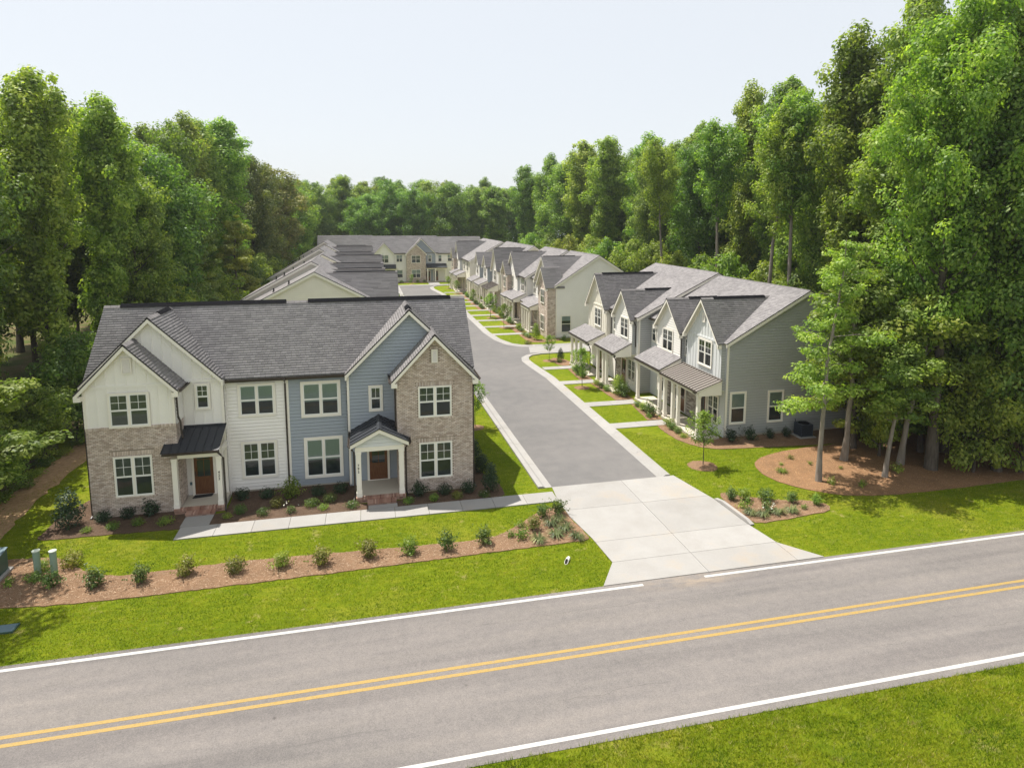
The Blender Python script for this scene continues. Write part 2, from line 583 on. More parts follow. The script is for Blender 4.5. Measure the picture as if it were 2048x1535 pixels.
def clip(poly, a, b, c):
    """keep a*u + b*z <= c"""
    out = []
    for i in range(len(poly)):
        p, q = poly[i], poly[(i + 1) % len(poly)]
        dp, dq = a * p[0] + b * p[1] - c, a * q[0] + b * q[1] - c
        if dp <= 1e-9: out.append(p)
        if (dp < -1e-9 and dq > 1e-9) or (dp > 1e-9 and dq < -1e-9):
            t = dp / (dp - dq)
            out.append((p[0] + t * (q[0] - p[0]), p[1] + t * (q[1] - p[1])))
    return out
def area(poly):
    return abs(sum(poly[i][0] * poly[(i + 1) % len(poly)][1] - poly[(i + 1) % len(poly)][0] * poly[i][1] for i in range(len(poly)))) / 2
def inside_pts(P, poly):
    x, y = P[:, 0], P[:, 1]
    r = np.zeros(len(P), bool)
    n = len(poly)
    for i in range(n):
        x0, y0 = poly[i]
        x1, y1 = poly[(i + 1) % n]
        c = ((y0 > y) != (y1 > y))
        with np.errstate(divide='ignore', invalid='ignore'):
            xi = (x1 - x0) * (y - y0) / ((y1 - y0) if y1 != y0 else 1e-9) + x0
        r ^= c & (x < xi)
    return r
# ------------------------------------------------------------------ building pieces
def planks(F, poly, mat, parent, exp=.17, each=True, z0=0.0):
    zs = [p[1] for p in poly]
    za = z0
    allm = MB(F)
    while za < max(zs) - .01:
        zb = za + exp
        c = clip(clip(poly, 0, -1, -za), 0, 1, zb - .026)
        if len(c) >= 3 and area(c) > .004:
            m = MB(F) if each else allm
            nn = lambda z: .044 - .038 * (z - za) / exp
            m.poly([(p[0], nn(p[1]), p[1]) for p in c])
            low = [p for p in c if abs(p[1] - za) < 1e-6]
            if len(low) >= 2:
                a, b = min(low), max(low)
                m.poly([(a[0], 0, za), (b[0], 0, za), (b[0], .044, za), (a[0], .044, za)])
            if each:
                m.obj('siding_plank', mat, parent)
        za = zb
    if not each and allm.f:
        allm.obj('siding_planks', mat, parent, kind='stuff')

def battens(F, poly, mat, parent, pitch=.41, each=True, u0=None, band=None):
    us = [p[0] for p in poly]
    u = (min(us) + .12) if u0 is None else u0
    allm = MB(F)
    while u < max(us) - .03:
        c = clip(clip(poly, -1, 0, -(u - .025)), 1, 0, u + .025)
        if len(c) >= 3:
            m = MB(F) if each else allm
            m.prism(c, .0, .024)
            if each: m.obj('batten', mat, parent)
        u += pitch
    if not each and allm.f:
        allm.obj('battens', mat, parent, kind='stuff')
    if band is not None:
        c = clip(clip(poly, 0, -1, -(band - .06)), 0, 1, band + .06)
        MB(F).prism(c, 0, .034).obj('band_board', mat, parent)

def brickwork(F, poly, parent, mat='brick', holes=(), bl=.175, bh=.0665, gap=.017, rng=random, name='bricks', soldier=(), proud=.013):
    m = MB(F)
    us = [p[0] for p in poly]; zs = [p[1] for p in poly]
    r = 0
    z = min(zs)
    def put(c):
        if len(c) < 3 or area(c) < .0012: return
        d = proud + rng.uniform(-.003, .003)
        i, k = len(m.v), len(c)
        m.v += [F(p[0], d, p[1]) for p in c] + [F(p[0], 0, p[1]) for p in c]
        m.f.append(tuple(i + j for j in range(k)))
        for j in range(k):
            j2 = (j + 1) % k
            m.f.append((i + j, i + j2, i + k + j2, i + k + j))
    while z < max(zs):
        u = min(us) - (bl / 2 if r % 2 else 0)
        while u < max(us):
            a, b, c0, c1 = u + gap / 2, u + bl - gap / 2, z + gap / 2, z + bh - gap / 2
            mu, mz = (a + b) / 2, (c0 + c1) / 2
            u += bl
            skip = False
            for (h0, h1, hz0, hz1) in holes:
                if h0 - .03 < mu < h1 + .03 and hz0 < mz < hz1: skip = True
            for (h0, h1, hz0, hz1) in soldier:
                if h0 < b and a < h1 and hz0 < c1 and c0 < hz1:
                    if h0 < mu < h1: skip = True
                    elif mu <= h0: b = min(b, h0 - gap / 2)
                    else: a = max(a, h1 + gap / 2)
            if skip or b - a < .03: continue
            c = [(a, c0), (b, c0), (b, c1), (a, c1)]
            if any(p[0] < min(us) or p[0] > max(us) or p[1] > zs[0] for p in c):
                cc = clip_convex(c, poly)
            else: cc = c
            put(cc)
        z += bh
        r += 1
    for (h0, h1, hz0, hz1) in soldier:
        u = h0
        n = max(1, round((h1 - h0) / .068))
        w = (h1 - h0) / n
        for j in range(n):
            put([(u + gap / 2, hz0 + gap / 2), (u + w - gap / 2, hz0 + gap / 2), (u + w - gap / 2, hz1 - gap / 2), (u + gap / 2, hz1 - gap / 2)])
            u += w
    return m.obj(name, mat, parent, kind='stuff')
def clip_convex(c, poly):
    # poly counter-clockwise in (u, z)
    for i in range(len(poly)):
        p, q = poly[i], poly[(i + 1) % len(poly)]
        a, b = (q[1] - p[1]), -(q[0] - p[0])
        c = clip(c, a, b, a * p[0] + b * p[1])
        if len(c) < 3: return []
    return c
def rowlock(parent, F, u0, u1, n0, n1, z0, z1, mat='redbrick', name='rowlock_bricks', pitch=.068, gap=.012):
    m = MB(F)
    n = max(1, round((u1 - u0) / pitch))
    w = (u1 - u0) / n
    for j in range(n):
        m.box(u0 + j * w + gap / 2, u0 + (j + 1) * w - gap / 2, n0, n1 + random.uniform(-.003, .003), z0, z1 + random.uniform(-.003, .003))
    return m.obj(name, mat, parent, kind='stuff')

def shingles(P, parent, exp=.145, tab=(.2, .34), near=True, seed=0, name='shingles'):
    """P = eave-left, eave-right, ridge-right, ridge-left (3D)"""
    rng = np.random.default_rng(seed)
    A, B, C_, D = [np.array(p, float) for p in P]
    E = (B - A); L = np.linalg.norm(E); E /= L
    S = D - A
    S = S - E * S.dot(E)
    H = np.linalg.norm(S); S /= H
    N = np.cross(E, S)
    if N[2] < 0: N = -N
    rows = int(H / exp + .999)
    V = []
    for r in range(rows):
        t0, t1 = r * exp, min((r + 1) * exp + .01, H)
        if near:
            w = rng.uniform(tab[0], tab[1], int(L / tab[0]) + 3)
            s = np.concatenate([[0], np.cumsum(w) - rng.uniform(0, tab[0])])
            s = np.clip(s[s < L], 0, L)
            s = np.unique(np.append(s, L))
        else:
            w = rng.uniform(.5, 1.3, int(L / .5) + 3)
            s = np.unique(np.append(np.clip(np.concatenate([[0], np.cumsum(w)]), 0, L), L))
        a, b = s[:-1], s[1:]
        ok = (b - a) > .02
        a, b = a[ok], b[ok]
        g = .004 if near else 0
        d0 = .015 + (rng.uniform(-.004, .004, len(a)) if near else 0)
        tj = t0 - (rng.uniform(0, .012, len(a)) if near else 0)
        def pt(ss, tt, nn):
            ss = np.asarray(ss); tt = np.broadcast_to(tt, ss.shape); nn = np.broadcast_to(nn, ss.shape)
            return A + ss[:, None] * E + tt[:, None] * S + nn[:, None] * N
        q = np.stack([pt(a + g, tj, d0), pt(b - g, tj, d0), pt(b - g, t1, .005), pt(a + g, t1, .005), pt(a + g, tj, 0.002), pt(b - g, tj, .002)], 1)
        V.append(q)
    V = np.concatenate(V)
    n = len(V)
    i = np.arange(n)[:, None] * 6
    F4 = np.concatenate([i + np.array([[0, 1, 2, 3]]), i + np.array([[4, 5, 1, 0]])])
    me = np_mesh(name, V.reshape(-1, 3), F4, M['shingle'])
    o = link_mesh(name, me, parent)
    o['kind'] = 'stuff'
    return o

def slope(parent, P, near=True, th=.14, seed=0, under='soffit', mat='shingle_under', tabs=True):
    """one roof plane: slab with shingles laid on it. P as in shingles()"""
    A, B, C_, D = [Vector(p) for p in P]
    N = (B - A).cross(D - A).normalized()
    if N.z < 0: N = -N
    m = MB()
    top = [tuple(p) for p in (A, B, C_, D)]
    mid = [tuple(p - N * .05) for p in (A, B, C_, D)]
    m.hull(top, mid)
    o = m.obj('roof', mat, parent)
    m2 = MB()
    ins = [A, B, C_, D]
    cen = (A + B + C_ + D) / 4
    ins = [p + (cen - p).normalized() * .03 for p in ins]
    m2.hull([tuple(p - N * .052) for p in ins], [tuple(p - N * th) for p in ins])
    m2.obj('soffit', under, o)
    if tabs: shingles([tuple(p) for p in (A, B, C_, D)], o, near=near, seed=seed)
    return o

def ridge_cap(parent, a, b, near=True, vent=None, w=.15):
    """cap shingles over a ridge from a to b; vent = (t0, t1) black ridge vent stretch"""
    a, b = Vector(a), Vector(b)
    d = (b - a); L = d.length; d.normalize()
    s = d.cross(Vector((0, 0, 1))).normalized()
    m = MB()
    n = max(1, int(L / (.3 if near else 1.2)))
    for k in range(n):
        p, q = a + d * (L * k / n), a + d * (L * (k + 1) / n - .012)
        up = Vector((0, 0, .03)); dn = Vector((0, 0, -.09))
        for sg in (1, -1):
            m.poly([tuple(p + up), tuple(q + up * .8), tuple(q + s * w * sg + dn), tuple(p + s * w * sg + dn)])
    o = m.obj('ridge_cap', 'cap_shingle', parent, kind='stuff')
    if vent:
        p, q = a + d * (L * vent[0]), a + d * (L * vent[1])
        mv = MB()
        up = Vector((0, 0, .085)); dn = Vector((0, 0, -.07))
        vw = .17 if near else .10
        if not near: up = Vector((0, 0, .05)); dn = Vector((0, 0, -.04))
        A_ = [tuple(p + up), tuple(p + s * vw + dn), tuple(p - s * vw + dn)]
        B_ = [tuple(q + up), tuple(q + s * vw + dn), tuple(q - s * vw + dn)]
        mv.hull(A_, B_)
        mv.obj('ridge_vent', 'black', parent)

def rake(parent, F, pts, n0, n1, depth=.22, mat='trim', drop=.0, name='rake_board'):
    """boards below the line(s) pts (u,z) in frame F"""
    for (a, b) in zip(pts[:-1], pts[1:]):
        MB(F).prism([(a[0], a[1] - drop), (b[0], b[1] - drop), (b[0], b[1] - drop - depth), (a[0], a[1] - drop - depth)], n0, n1).obj(name, mat, parent)

def gutter(parent, F, u0, u1, n, z, near=True):
    """K-style gutter profile"""
    m = MB(F)
    prof = [(n, z), (n + .02, z), (n + .022, z - .07), (n + .07, z - .07), (n + .085, z - .02), (n + .105, z - .005), (n + .125, z - .005),
            (n + .125, z - .03), (n + .10, z - .05), (n + .078, z - .11), (n, z - .11)]
    m.hull([(u0, a, b) for a, b in prof], [(u1, a, b) for a, b in prof])
    return m.obj('gutter', 'bronze', parent)
def downspout(parent, F, pts, w=.045):
    """pts in (u, n, z)"""
    m = MB(F)
    m.tube(pts, [w] * len(pts), 6)
    return m.obj('downspout', 'bronze', parent)
def corner_board(parent, F, u0, u1, z0, z1, n=.056, mat='trim'):
    return MB(F).box(u0, u1, 0, n, z0, z1).obj('corner_board', mat, parent)

def window(parent, F, uc, z0, w, h, units=2, casing=.10, grid=True, blind=.55, near=True, sill=False, mat='trim', dark=None, base=.046, shade=None):
    """double-hung sashes; F's plane is the wall face"""
    G = F.off(base)
    u0, u1, z1 = uc - w / 2, uc + w / 2, z0 + h
    m = MB(G)
    c = casing
    m.box(u0 - c, u1 + c, 0, .038, z1, z1 + c).box(u0 - c, u1 + c, 0, .045, z0 - c, z0).box(u0 - c, u0, 0, .034, z0, z1).box(u1, u1 + c, 0, .034, z0, z1)
    uw = w / units
    for k in range(1, units):
        m.box(u0 + k * uw - .04, u0 + k * uw + .04, 0, .036, z0, z1)
    o = m.obj('window', mat, parent)
    MB(G).box(u0, u1, .0005, .004, z0, z1).obj('room_shade_panel', 'room_shade', o)
    for k in range(units):
        a = u0 + k * uw + (.04 if k > 0 else 0)
        b = u0 + (k + 1) * uw - (.04 if k < units - 1 else 0)
        zm = z0 + h * .5
        s = .042
        if blind > 0:
            zb = z1 - h * (blind if not isinstance(blind, (list, tuple)) else blind[k])
            if near:
                mb = MB(G)
                zz = z1 - .01
                while zz > zb:
                    mb.poly([(a + .01, .005, zz), (b - .01, .005, zz), (b - .01, .010, zz - .046), (a + .01, .010, zz - .046)])
                    zz -= .05
                mb.obj('blind', shade or ('blind_reflect' if grid else 'blind'), o)
            else:
                MB(G).box(a + .01, b - .01, .004, .008, zb, z1).obj('blind', 'blind', o)
        MB(G).poly([(a, .014, z0), (b, .014, z0), (b, .014, zm), (a, .014, zm)]).obj('pane', 'glass', o)
        MB(G).poly([(a, .022, zm), (b, .022, zm), (b, .022, z1), (a, .022, z1)]).obj('pane', 'glass', o)
        ms = MB(G)
        for (q0, q1, nn) in ((z0, zm, .018), (zm, z1, .026)):
            ms.box(a, a + s, .006, nn, q0, q1).box(b - s, b, .006, nn, q0, q1)
            ms.box(a + s, b - s, .006, nn, q0, q0 + s).box(a + s, b - s, .006, nn, q1 - s, q1)
        ms.obj('sash', 'sash', o)
        if grid:
            mg = MB(G)
            um = (a + b) / 2
            mg.box(um - .011, um + .011, .018, .0275, zm + s, z1 - s)
            if grid != 'v':
                zq = (zm + z1) / 2
                mg.box(a + s, um - .0115, .018, .0272, zq - .011, zq + .011).box(um + .0115, b - s, .018, .0272, zq - .011, zq + .011)
            if grid == 'both':
                mg.box(um - .011, um + .011, .012, .0195, z0 + s, zm - s)
            mg.obj('muntin', 'sash', o)
    return o

def simple_window(parent, F, uc, z0, w, h, units=2, casing=.10, mat='trim', base=.046, grid=True):
    """same make-up with fewer pieces, for windows a few pixels wide"""
    G = F.off(base)
    u0, u1, z1 = uc - w / 2, uc + w / 2, z0 + h
    c = casing
    m = MB(G)
    m.box(u0 - c, u1 + c, 0, .038, z1, z1 + c).box(u0 - c, u1 + c, 0, .045, z0 - c, z0).box(u0 - c, u0, 0, .034, z0, z1).box(u1, u1 + c, 0, .034, z0, z1)
    uw = w / units
    for k in range(1, units):
        m.box(u0 + k * uw - .05, u0 + k * uw + .05, 0, .036, z0, z1)
    for k in range(units):
        a, b = u0 + k * uw, u0 + (k + 1) * uw
        m.box(a, b, .01, .027, z0 + h * .5 - .03, z0 + h * .5 + .03)
        if grid: m.box((a + b) / 2 - .013, (a + b) / 2 + .013, .01, .026, z0 + h * .5, z1)
    o = m.obj('window', mat, parent)
    MB(G).box(u0, u1, .0005, .004, z0, z1).obj('room_shade_panel', 'room_shade', o)
    MB(G).box(u0, u1, .005, .009, z1 - h * random.choice((.3, .48, .48, .55, .95)), z1).obj('blind', random.choice(('blind', 'blind_reflect')), o)
    MB(G).poly([(u0, .018, z0), (u1, .018, z0), (u1, .018, z1), (u0, .018, z1)]).obj('pane', 'glass', o)
    return o

def door(parent, F, uc, z0, w=.92, h=2.08, near=True, base=.05, trim='trim'):
    G = F.off(base)
    u0, u1, z1 = uc - w / 2, uc + w / 2, z0 + h
    m = MB(G)
    m.box(u0 - .11, u0, 0, .05, z0, z1).box(u1, u1 + .11, 0, .05, z0, z1).box(u0 - .13, u1 + .13, 0, .055, z1, z1 + .12).box(u0 - .11, u1 + .11, 0, .06, z0 - .03, z0)
    fr = m.obj('door_frame', trim, parent)
    d = MB(G)
    zi, s = z0 + h * .42, .14
    d.box(u0, u0 + s, 0, .030, z0, z1).box(u1 - s, u1, 0, .030, z0, z1).box(u0 + s, u1 - s, 0, .030, z1 - s, z1)
    d.box(u0 + s, u1 - s, 0, .030, zi - .09, zi).box(u0 + s, u1 - s, 0, .030, z0, z0 + .2).box(u0 + s, u1 - s, 0, .016, z0 + .2, zi - .09)
    o = d.obj('door', 'wood', parent)
    MB(G).box(u0 + s, u1 - s, 0, .004, zi, z1 - s).obj('room_shade_panel', 'room_shade', o)
    MB(G).poly([(u0 + s, .014, zi), (u1 - s, .014, zi), (u1 - s, .014, z1 - s), (u0 + s, .014, z1 - s)]).obj('pane', 'glass', o)
    if near:
        um = (u0 + u1) / 2
        q = zi + (z1 - s - zi) * .78
        MB(G).box(um - .014, um + .014, .006, .024, zi, z1 - s).box(u0 + s, um - .0145, .006, .0238, q - .014, q + .014).box(um + .0145, u1 - s, .006, .0238, q - .014, q + .014).obj('muntin', 'wood', o)
        MB(G).box(u0 + .05, u0 + .085, .03, .05, z0 + .92, z0 + 1.14).tube([(u0 + .068, .03, z0 + 1.0), (u0 + .068, .085, z0 + 1.0), (u0 + .16, .085, z0 + 1.0)], [.012] * 3, 6).obj('handle', 'bronze', o)
    return o

def column(parent, F, u, n, z0, z1, w=.24, near=True):
    m = MB(F)
    h = w / 2
    m.box(u - h * .86, u + h * .86, n - h * .86, n + h * .86, z0 + .22, z1 - .13)
    m.box(u - h, u + h, n - h, n + h, z0, z0 + .22)
    m.box(u - h * 1.02, u + h * 1.02, n - h * 1.02, n + h * 1.02, z1 - .13, z1)
    return m.obj('porch_column', 'trim', parent)

def metal_shed(parent, F, u0, u1, n_wall, n_eave, z_wall, z_eave, mat='dark_metal', pitch=.42, notch=None):
    """standing seam shed roof; every pan is its own panel"""
    deck = MB(F)
    deck.hull([(u0, n_wall, z_wall - .012), (u0, n_eave, z_eave - .012), (u0, n_eave, z_eave - .09), (u0, n_wall, z_wall - .09)],
              [(u1, n_wall, z_wall - .012), (u1, n_eave, z_eave - .012), (u1, n_eave, z_eave - .09), (u1, n_wall, z_wall - .09)])
    o = deck.obj('porch_roof', 'trim', parent)
    n = max(1, round((u1 - u0) / pitch))
    w = (u1 - u0) / n
    for k in range(n):
        a, b = u0 + k * w, u0 + (k + 1) * w
        MB(F).hull([(a + .004, n_wall, z_wall), (a + .004, n_eave + .02, z_eave), (a + .004, n_eave + .02, z_eave - .01), (a + .004, n_wall, z_wall - .01)],
                   [(b - .004, n_wall, z_wall), (b - .004, n_eave + .02, z_eave), (b - .004, n_eave + .02, z_eave - .01), (b - .004, n_wall, z_wall - .01)]).obj('roof_panel', mat, o)
    for k in range(n + 1):
        a = u0 + k * w
        MB(F).hull([(a - .012, n_wall, z_wall + .04), (a - .012, n_eave + .02, z_eave + .04), (a - .012, n_eave + .02, z_eave - .002), (a - .012, n_wall, z_wall - .002)],
                   [(a + .012, n_wall, z_wall + .04), (a + .012, n_eave + .02, z_eave + .04), (a + .012, n_eave + .02, z_eave - .002), (a + .012, n_wall, z_wall - .002)]).obj('seam', 'bronze' if mat == 'tan_metal' else mat, o)
    MB(F).box(u0 - .02, u1 + .02, n_wall, n_wall + .05, z_wall + .0, z_wall + .08).obj('wall_flashing', mat, o)
    return o

def shingle_shed(parent, F, u0, u1, n_wall, n_eave, z_wall, z_eave, near=True, seed=0):
    P = [F(u0, n_eave, z_eave), F(u1, n_eave, z_eave), F(u1, n_wall, z_wall), F(u0, n_wall, z_wall)]
    o = slope(parent, P, near, .12, seed)
    o.name = 'porch_roof'
    # closed side cheeks and eave board
    for u, s in ((u0, 1), (u1, -1)):
        a, b = sorted((u + s * .03, u + s * .07))
        MB(F).hull([(a, n_wall, z_wall - .14), (a, n_eave - .05, z_eave - .13), (a, n_eave - .05, z_eave - .34), (a, n_wall, z_eave - .34)],
                   [(b, n_wall, z_wall - .14), (b, n_eave - .05, z_eave - .13), (b, n_eave - .05, z_eave - .34), (b, n_wall, z_eave - .34)]).obj('porch_cheek', 'trim', parent)
    MB(F).box(u0 + .03, u1 - .03, n_eave - .20, n_eave - .052, z_eave - .36, z_eave - .13).obj('porch_beam', 'trim', parent)
    MB(F).box(u0, u1, n_eave - .045, n_eave - .005, z_eave - .14, z_eave - .055).obj('fascia', 'bronze', parent)
    return o

CLAD = {}
def clad(F, poly, style, parent, near, holes=(), soldier=(), band=None, pitch=.41, z0=0.0):
    """cladding on a wall polygon; style like 'lap:white', 'batten:cream', 'brick'"""
    kind, _, col = style.partition(':')
    each = near is True
    if kind == 'lap':
        planks(F, poly, M[col], parent, .17 if near else .2, each, z0)
    elif kind == 'batten':
        battens(F, poly, M[col], parent, pitch, each, band=band)
    elif kind == 'brick':
        if near: brickwork(F, poly, parent, 'brick', holes, soldier=soldier)
        else: brickwork(F, poly, parent, 'brick', holes, bl=.26, bh=.10, gap=.014)
    elif kind == 'stone':
        brickwork(F, poly, parent, 'stone', holes, bl=.34, bh=.105, gap=.02, name='ledge_stones', proud=.03)
def core_mat(style):
    kind, _, col = style.partition(':')
    return 'mortar' if kind in ('brick', 'stone') else col

def gable_bay(parent, F, uc, hw, n_front, eave, apex, lower, upper, zsplit, back, near=True, oh=.32, ohs=.24, roof_back=None, side_r=None, side_l=None,
              holes=(), soldier=(), vent=None, band=None, seed=0, cap=True, base=0.0, ridge_vent=None, returns=True, trim_side=True, pitch=.41):
    """projecting front bay with its own gable roof. F: facade frame (n outward); n_front front face; back = n of where the walls end.
    eave/apex: top of roof line at the wall corner / at the peak."""
    G = F.off(n_front)
    sl = (apex - eave) / hw
    e2, a2 = eave - .12, apex - .12
    u0, u1 = uc - hw, uc + hw
    D = n_front - back
    o = parent
    if zsplit > base + .01:
        low = [(u0, base), (u1, base), (u1, zsplit), (u0, zsplit)]
        w1 = MB(G).prism(low, -D, 0).obj('wall', core_mat(lower), parent)
        clad(G, low, lower, w1, near, holes, soldier)
    else:
        w1 = None
    up = [(u0, zsplit), (u1, zsplit), (u1, e2), (uc, a2), (u0, e2)]
    w2 = MB(G).prism(up, -D, 0).obj('wall', core_mat(upper), parent)
    clad(G, up, upper, w2, near, holes, soldier, band, pitch, zsplit)
    for side, sty in ((1, side_r), (-1, side_l)):
        if sty is None: continue
        S = Fr(F(u1 if side > 0 else u0, n_front, 0), F.N * (-1), F.U * side)
        D2 = D
        for (z0, z1, st, ww) in ((base, zsplit, sty[0], w1), (zsplit, e2, sty[1], w2)):
            if z1 - z0 < .05 or ww is None: continue
            clad(S, [(0, z0), (D2, z0), (D2, z1), (0, z1)], st, ww, 'merge' if near else False, z0=z0)
    # roof
    rb = back if roof_back is None else roof_back
    nf = n_front + oh
    eu = hw + ohs
    ze = apex - sl * eu
    A = lambda u, n, z: F(u, n, z)
    slope(parent, [A(uc - eu, rb, ze), A(uc - eu, nf, ze), A(uc, nf, apex), A(uc, rb, apex)], near, .13, seed)
    slope(parent, [A(uc + eu, nf, ze), A(uc + eu, rb, ze), A(uc, rb, apex), A(uc, nf, apex)], near, .13, seed + 1)
    if cap: ridge_cap(parent, A(uc, nf, apex), A(uc, rb, apex), near, ridge_vent)
    # rake boards: outer fascia and inner frieze against the wall
    rake(parent, F, [(uc - eu, ze - .06), (uc, apex - .06), (uc + eu, ze - .06)], nf - .045, nf - .004, .19)
    if trim_side:
        rake(parent, F, [(u0, e2 - .02), (uc, a2 - .02), (u1, e2 - .02)], n_front + .001, n_front + .054, .16, name='frieze_board')
    if returns:
        for s in (-1, 1):
            a, b = sorted((uc + s * (hw - .02), uc + s * eu))
            MB(F).prism([(a, ze - .10), (b, ze - .10), (b, ze - .30), (a, ze - .30)], n_front + .055, nf - .002).obj('eave_return', 'trim', parent)
    if vent:
        vz, vw, vh = vent
        m = MB(G.off(.040))
        m.box(uc - vw / 2, uc - vw / 2 + .05, 0, .04, vz, vz + vh).box(uc + vw / 2 - .05, uc + vw / 2, 0, .04, vz, vz + vh)
        m.box(uc - vw / 2 + .05, uc + vw / 2 - .05, 0, .04, vz, vz + .05).box(uc - vw / 2 + .05, uc + vw / 2 - .05, 0, .04, vz + vh - .05, vz + vh)
        g = m.obj('gable_vent', 'trim', parent)
        ml = MB(G.off(.040))
        z = vz + .06
        while z < vz + vh - .08:
            ml.hull([(uc - vw / 2 + .05, .004, z + .04), (uc - vw / 2 + .05, .03, z), (uc - vw / 2 + .05, .026, z)], [(uc + vw / 2 - .05, .004, z + .04), (uc + vw / 2 - .05, .03, z), (uc + vw / 2 - .05, .026, z)])
            z += .05
        ml.obj('louvre', 'trim', g)
    return dict(u0=u0, u1=u1, ze=ze, eu=eu, nf=nf, wall=w2)

# ------------------------------------------------------------------ front duplex
def front_duplex():
    root = empty('duplex_townhouse', (-3.9, 32.4, 0))
    tag(root, 'large two-storey front duplex, white left half, blue-grey and brick right half', 'townhouse', 'townhouse buildings along the side road')
    ox, oy = -3.9, 32.4
    # helper frame in root space whose u is world x and whose n is (32.4 - world y)
    F = Fr((-ox, 0, 0), (1, 0, 0), (0, -1, 0))
    N = lambda wy: 32.4 - wy
    EAVE, RIDGE, RY = 5.85, 9.1, 35.4
    # main bodies (white left half, blue-grey right half)
    prof = lambda: [(32.4, 0), (40.6, 0), (40.6, 5.7), (RY, RIDGE - .16), (32.4, EAVE + .30)]
    for (x0, x1, mat) in ((-12.35, -4.08, 'white'), (-4.08, 4.78, 'bluegrey')):
        m = MB()
        pr = prof()
        m.hull([(x0 - ox, y - oy, z) for y, z in pr], [(x1 - ox, y - oy, z) for y, z in pr])
        o = m.obj('wall', mat, root)
        if mat == 'white':
            poly = [(-6.9, .12), (-4.14, .12), (-4.14, 5.72), (-6.9, 5.72)]
            clad(F, poly, 'lap:white', o, True, z0=.12)
            S = Fr((x0 - ox, 0, 0), (0, 1, 0), (-1, 0, 0))
        else:
            poly = [(-4.02, .12), (-1.2, .12), (-1.2, 5.72), (-4.02, 5.72)]
            clad(F, poly, 'lap:bluegrey', o, True, z0=.12)
            S = Fr((x1 - ox, 0, 0), (0, 1, 0), (1, 0, 0))
        clad(S, [(y - oy, z) for y, z in prof()], 'lap:' + mat, o, 'merge')
    MB(F).box(-4.13, -4.02, 0, .052, .1, 5.72).obj('party_wall_board', 'trim', root)
    MB(F).box(-6.95, -1.2, 0, .060, 5.6, 5.74).obj('frieze_board', 'trim', root)
    MB(F).box(-6.95, -1.2, -.02, .012, 0, .118).obj('foundation', 'concrete_trim', root)
    # main roof
    xl, xr = -12.95, 5.2
    sl = (RIDGE - EAVE) / (RY - 32.05)
    P = lambda x, y, z: (x - ox, y - oy, z)
    slope(root, [P(xl, 32.05, EAVE), P(xr, 32.05, EAVE), P(xr, RY, RIDGE), P(xl, RY, RIDGE)], True, .16, 11)
    slope(root, [P(xr, 41.0, 5.55), P(xl, 41.0, 5.55), P(xl, RY, RIDGE), P(xr, RY, RIDGE)], False, .16, 12)
    ridge_cap(root, P(xl, RY, RIDGE), P(xr, RY, RIDGE), True)
    for (a, b) in ((-12.2, -4.3), (-3.2, 4.4)):
        mv = MB()
        mv.hull([P(a, RY, RIDGE + .11), P(a, RY - .2, RIDGE - .06), P(a, RY + .2, RIDGE - .06)], [P(b, RY, RIDGE + .11), P(b, RY - .2, RIDGE - .06), P(b, RY + .2, RIDGE - .06)])
        mv.obj('ridge_vent', 'black', root)
    for x, s in ((xl, -1), (xr, 1)):
        S = Fr(P(x, 0, 0), (0, 1, 0), (s, 0, 0))
        rake(root, S, [(32.05, EAVE - .06), (RY, RIDGE - .06), (41.0, 5.49)], -.05, -.004, .2)
    MB(F).box(-6.85, -1.3, .31, .34, EAVE - .2, EAVE - .055).obj('fascia', 'bronze', root)
    gutter(root, F, -6.8, -4.12, .345, EAVE - .05)
    gutter(root, F, -4.06, -1.35, .345, EAVE - .05)
    # --- white side: tall gable behind, bay in front
    gable_bay(root, F, -9.9, 2.98, N(32.0), 6.02, 8.98, 'batten:white', 'batten:white', .12, N(34.5), True, ohs=.07, seed=20, roof_back=N(35.3), ridge_vent=(.42, .9), base=.0,
              side_r=('lap:white', 'lap:white'), band=5.86, trim_side=True, pitch=.41)
    B = gable_bay(root, F, -10.6, 1.84, N(30.85), 6.08, 7.98, 'brick', 'batten:white', 4.17, N(33.0), True, seed=30, side_r=('brick', 'lap:white'), side_l=('brick', 'lap:white'),
                  holes=((-11.42, -9.86, .98, 2.82),), soldier=((-11.55, -9.73, 2.86, 3.07),), vent=(6.62, .42, .72), band=6.05, roof_back=N(33.5), ohs=.26)
    G = F.off(N(30.85))
    rowlock(root, G, -12.45, -8.75, 0, .055, 4.10, 4.215, 'brick')
    rowlock(root, G, -11.56, -9.72, 0, .06, .86, .93, 'brick')
    window(root, G, -10.62, 4.26, 1.52, 1.42, 2, .09, True, .98)
    window(root, G, -10.64, .98, 1.5, 1.8, 2, .05, True, .46, base=.022)
    corner_board(root, G, -8.86, -8.752, 4.22, 5.95)
    corner_board(root, G, -12.448, -12.34, 4.22, 5.95)
    H = F.off(N(32.0))
    window(root, H, -7.84, 4.55, .5, 1.1, 1, .09, True, .5)
    corner_board(root, H, -7.03, -6.915, .12, 5.9)
    # windows on the two lap walls
    window(root, F, -5.50, 3.95, 1.52, 1.45, 2, .11, False, .55)
    window(root, F, -5.50, .82, 1.46, 1.68, 2, .11, True, .55)
    window(root, F, -2.50, 3.75, 1.66, 1.58, 2, .13, False, .55, )
    window(root, F, -2.46, .58, 1.62, 1.88, 2, .13, False, .55)
    # left porch: shed roof on two columns
    R1 = metal_shed(root, F, -9.3, -6.88, N(32.0) + .03, N(30.22), 3.66, 3.02, 'dark_metal', .345)
    MB(F).box(-8.72, -6.94, N(30.8), N(30.55), 2.62, 2.90).obj('porch_beam', 'trim', root)
    MB(F).box(-6.98, -6.90, N(31.97), N(30.9), 2.62, 2.90).obj('porch_beam', 'trim', root)
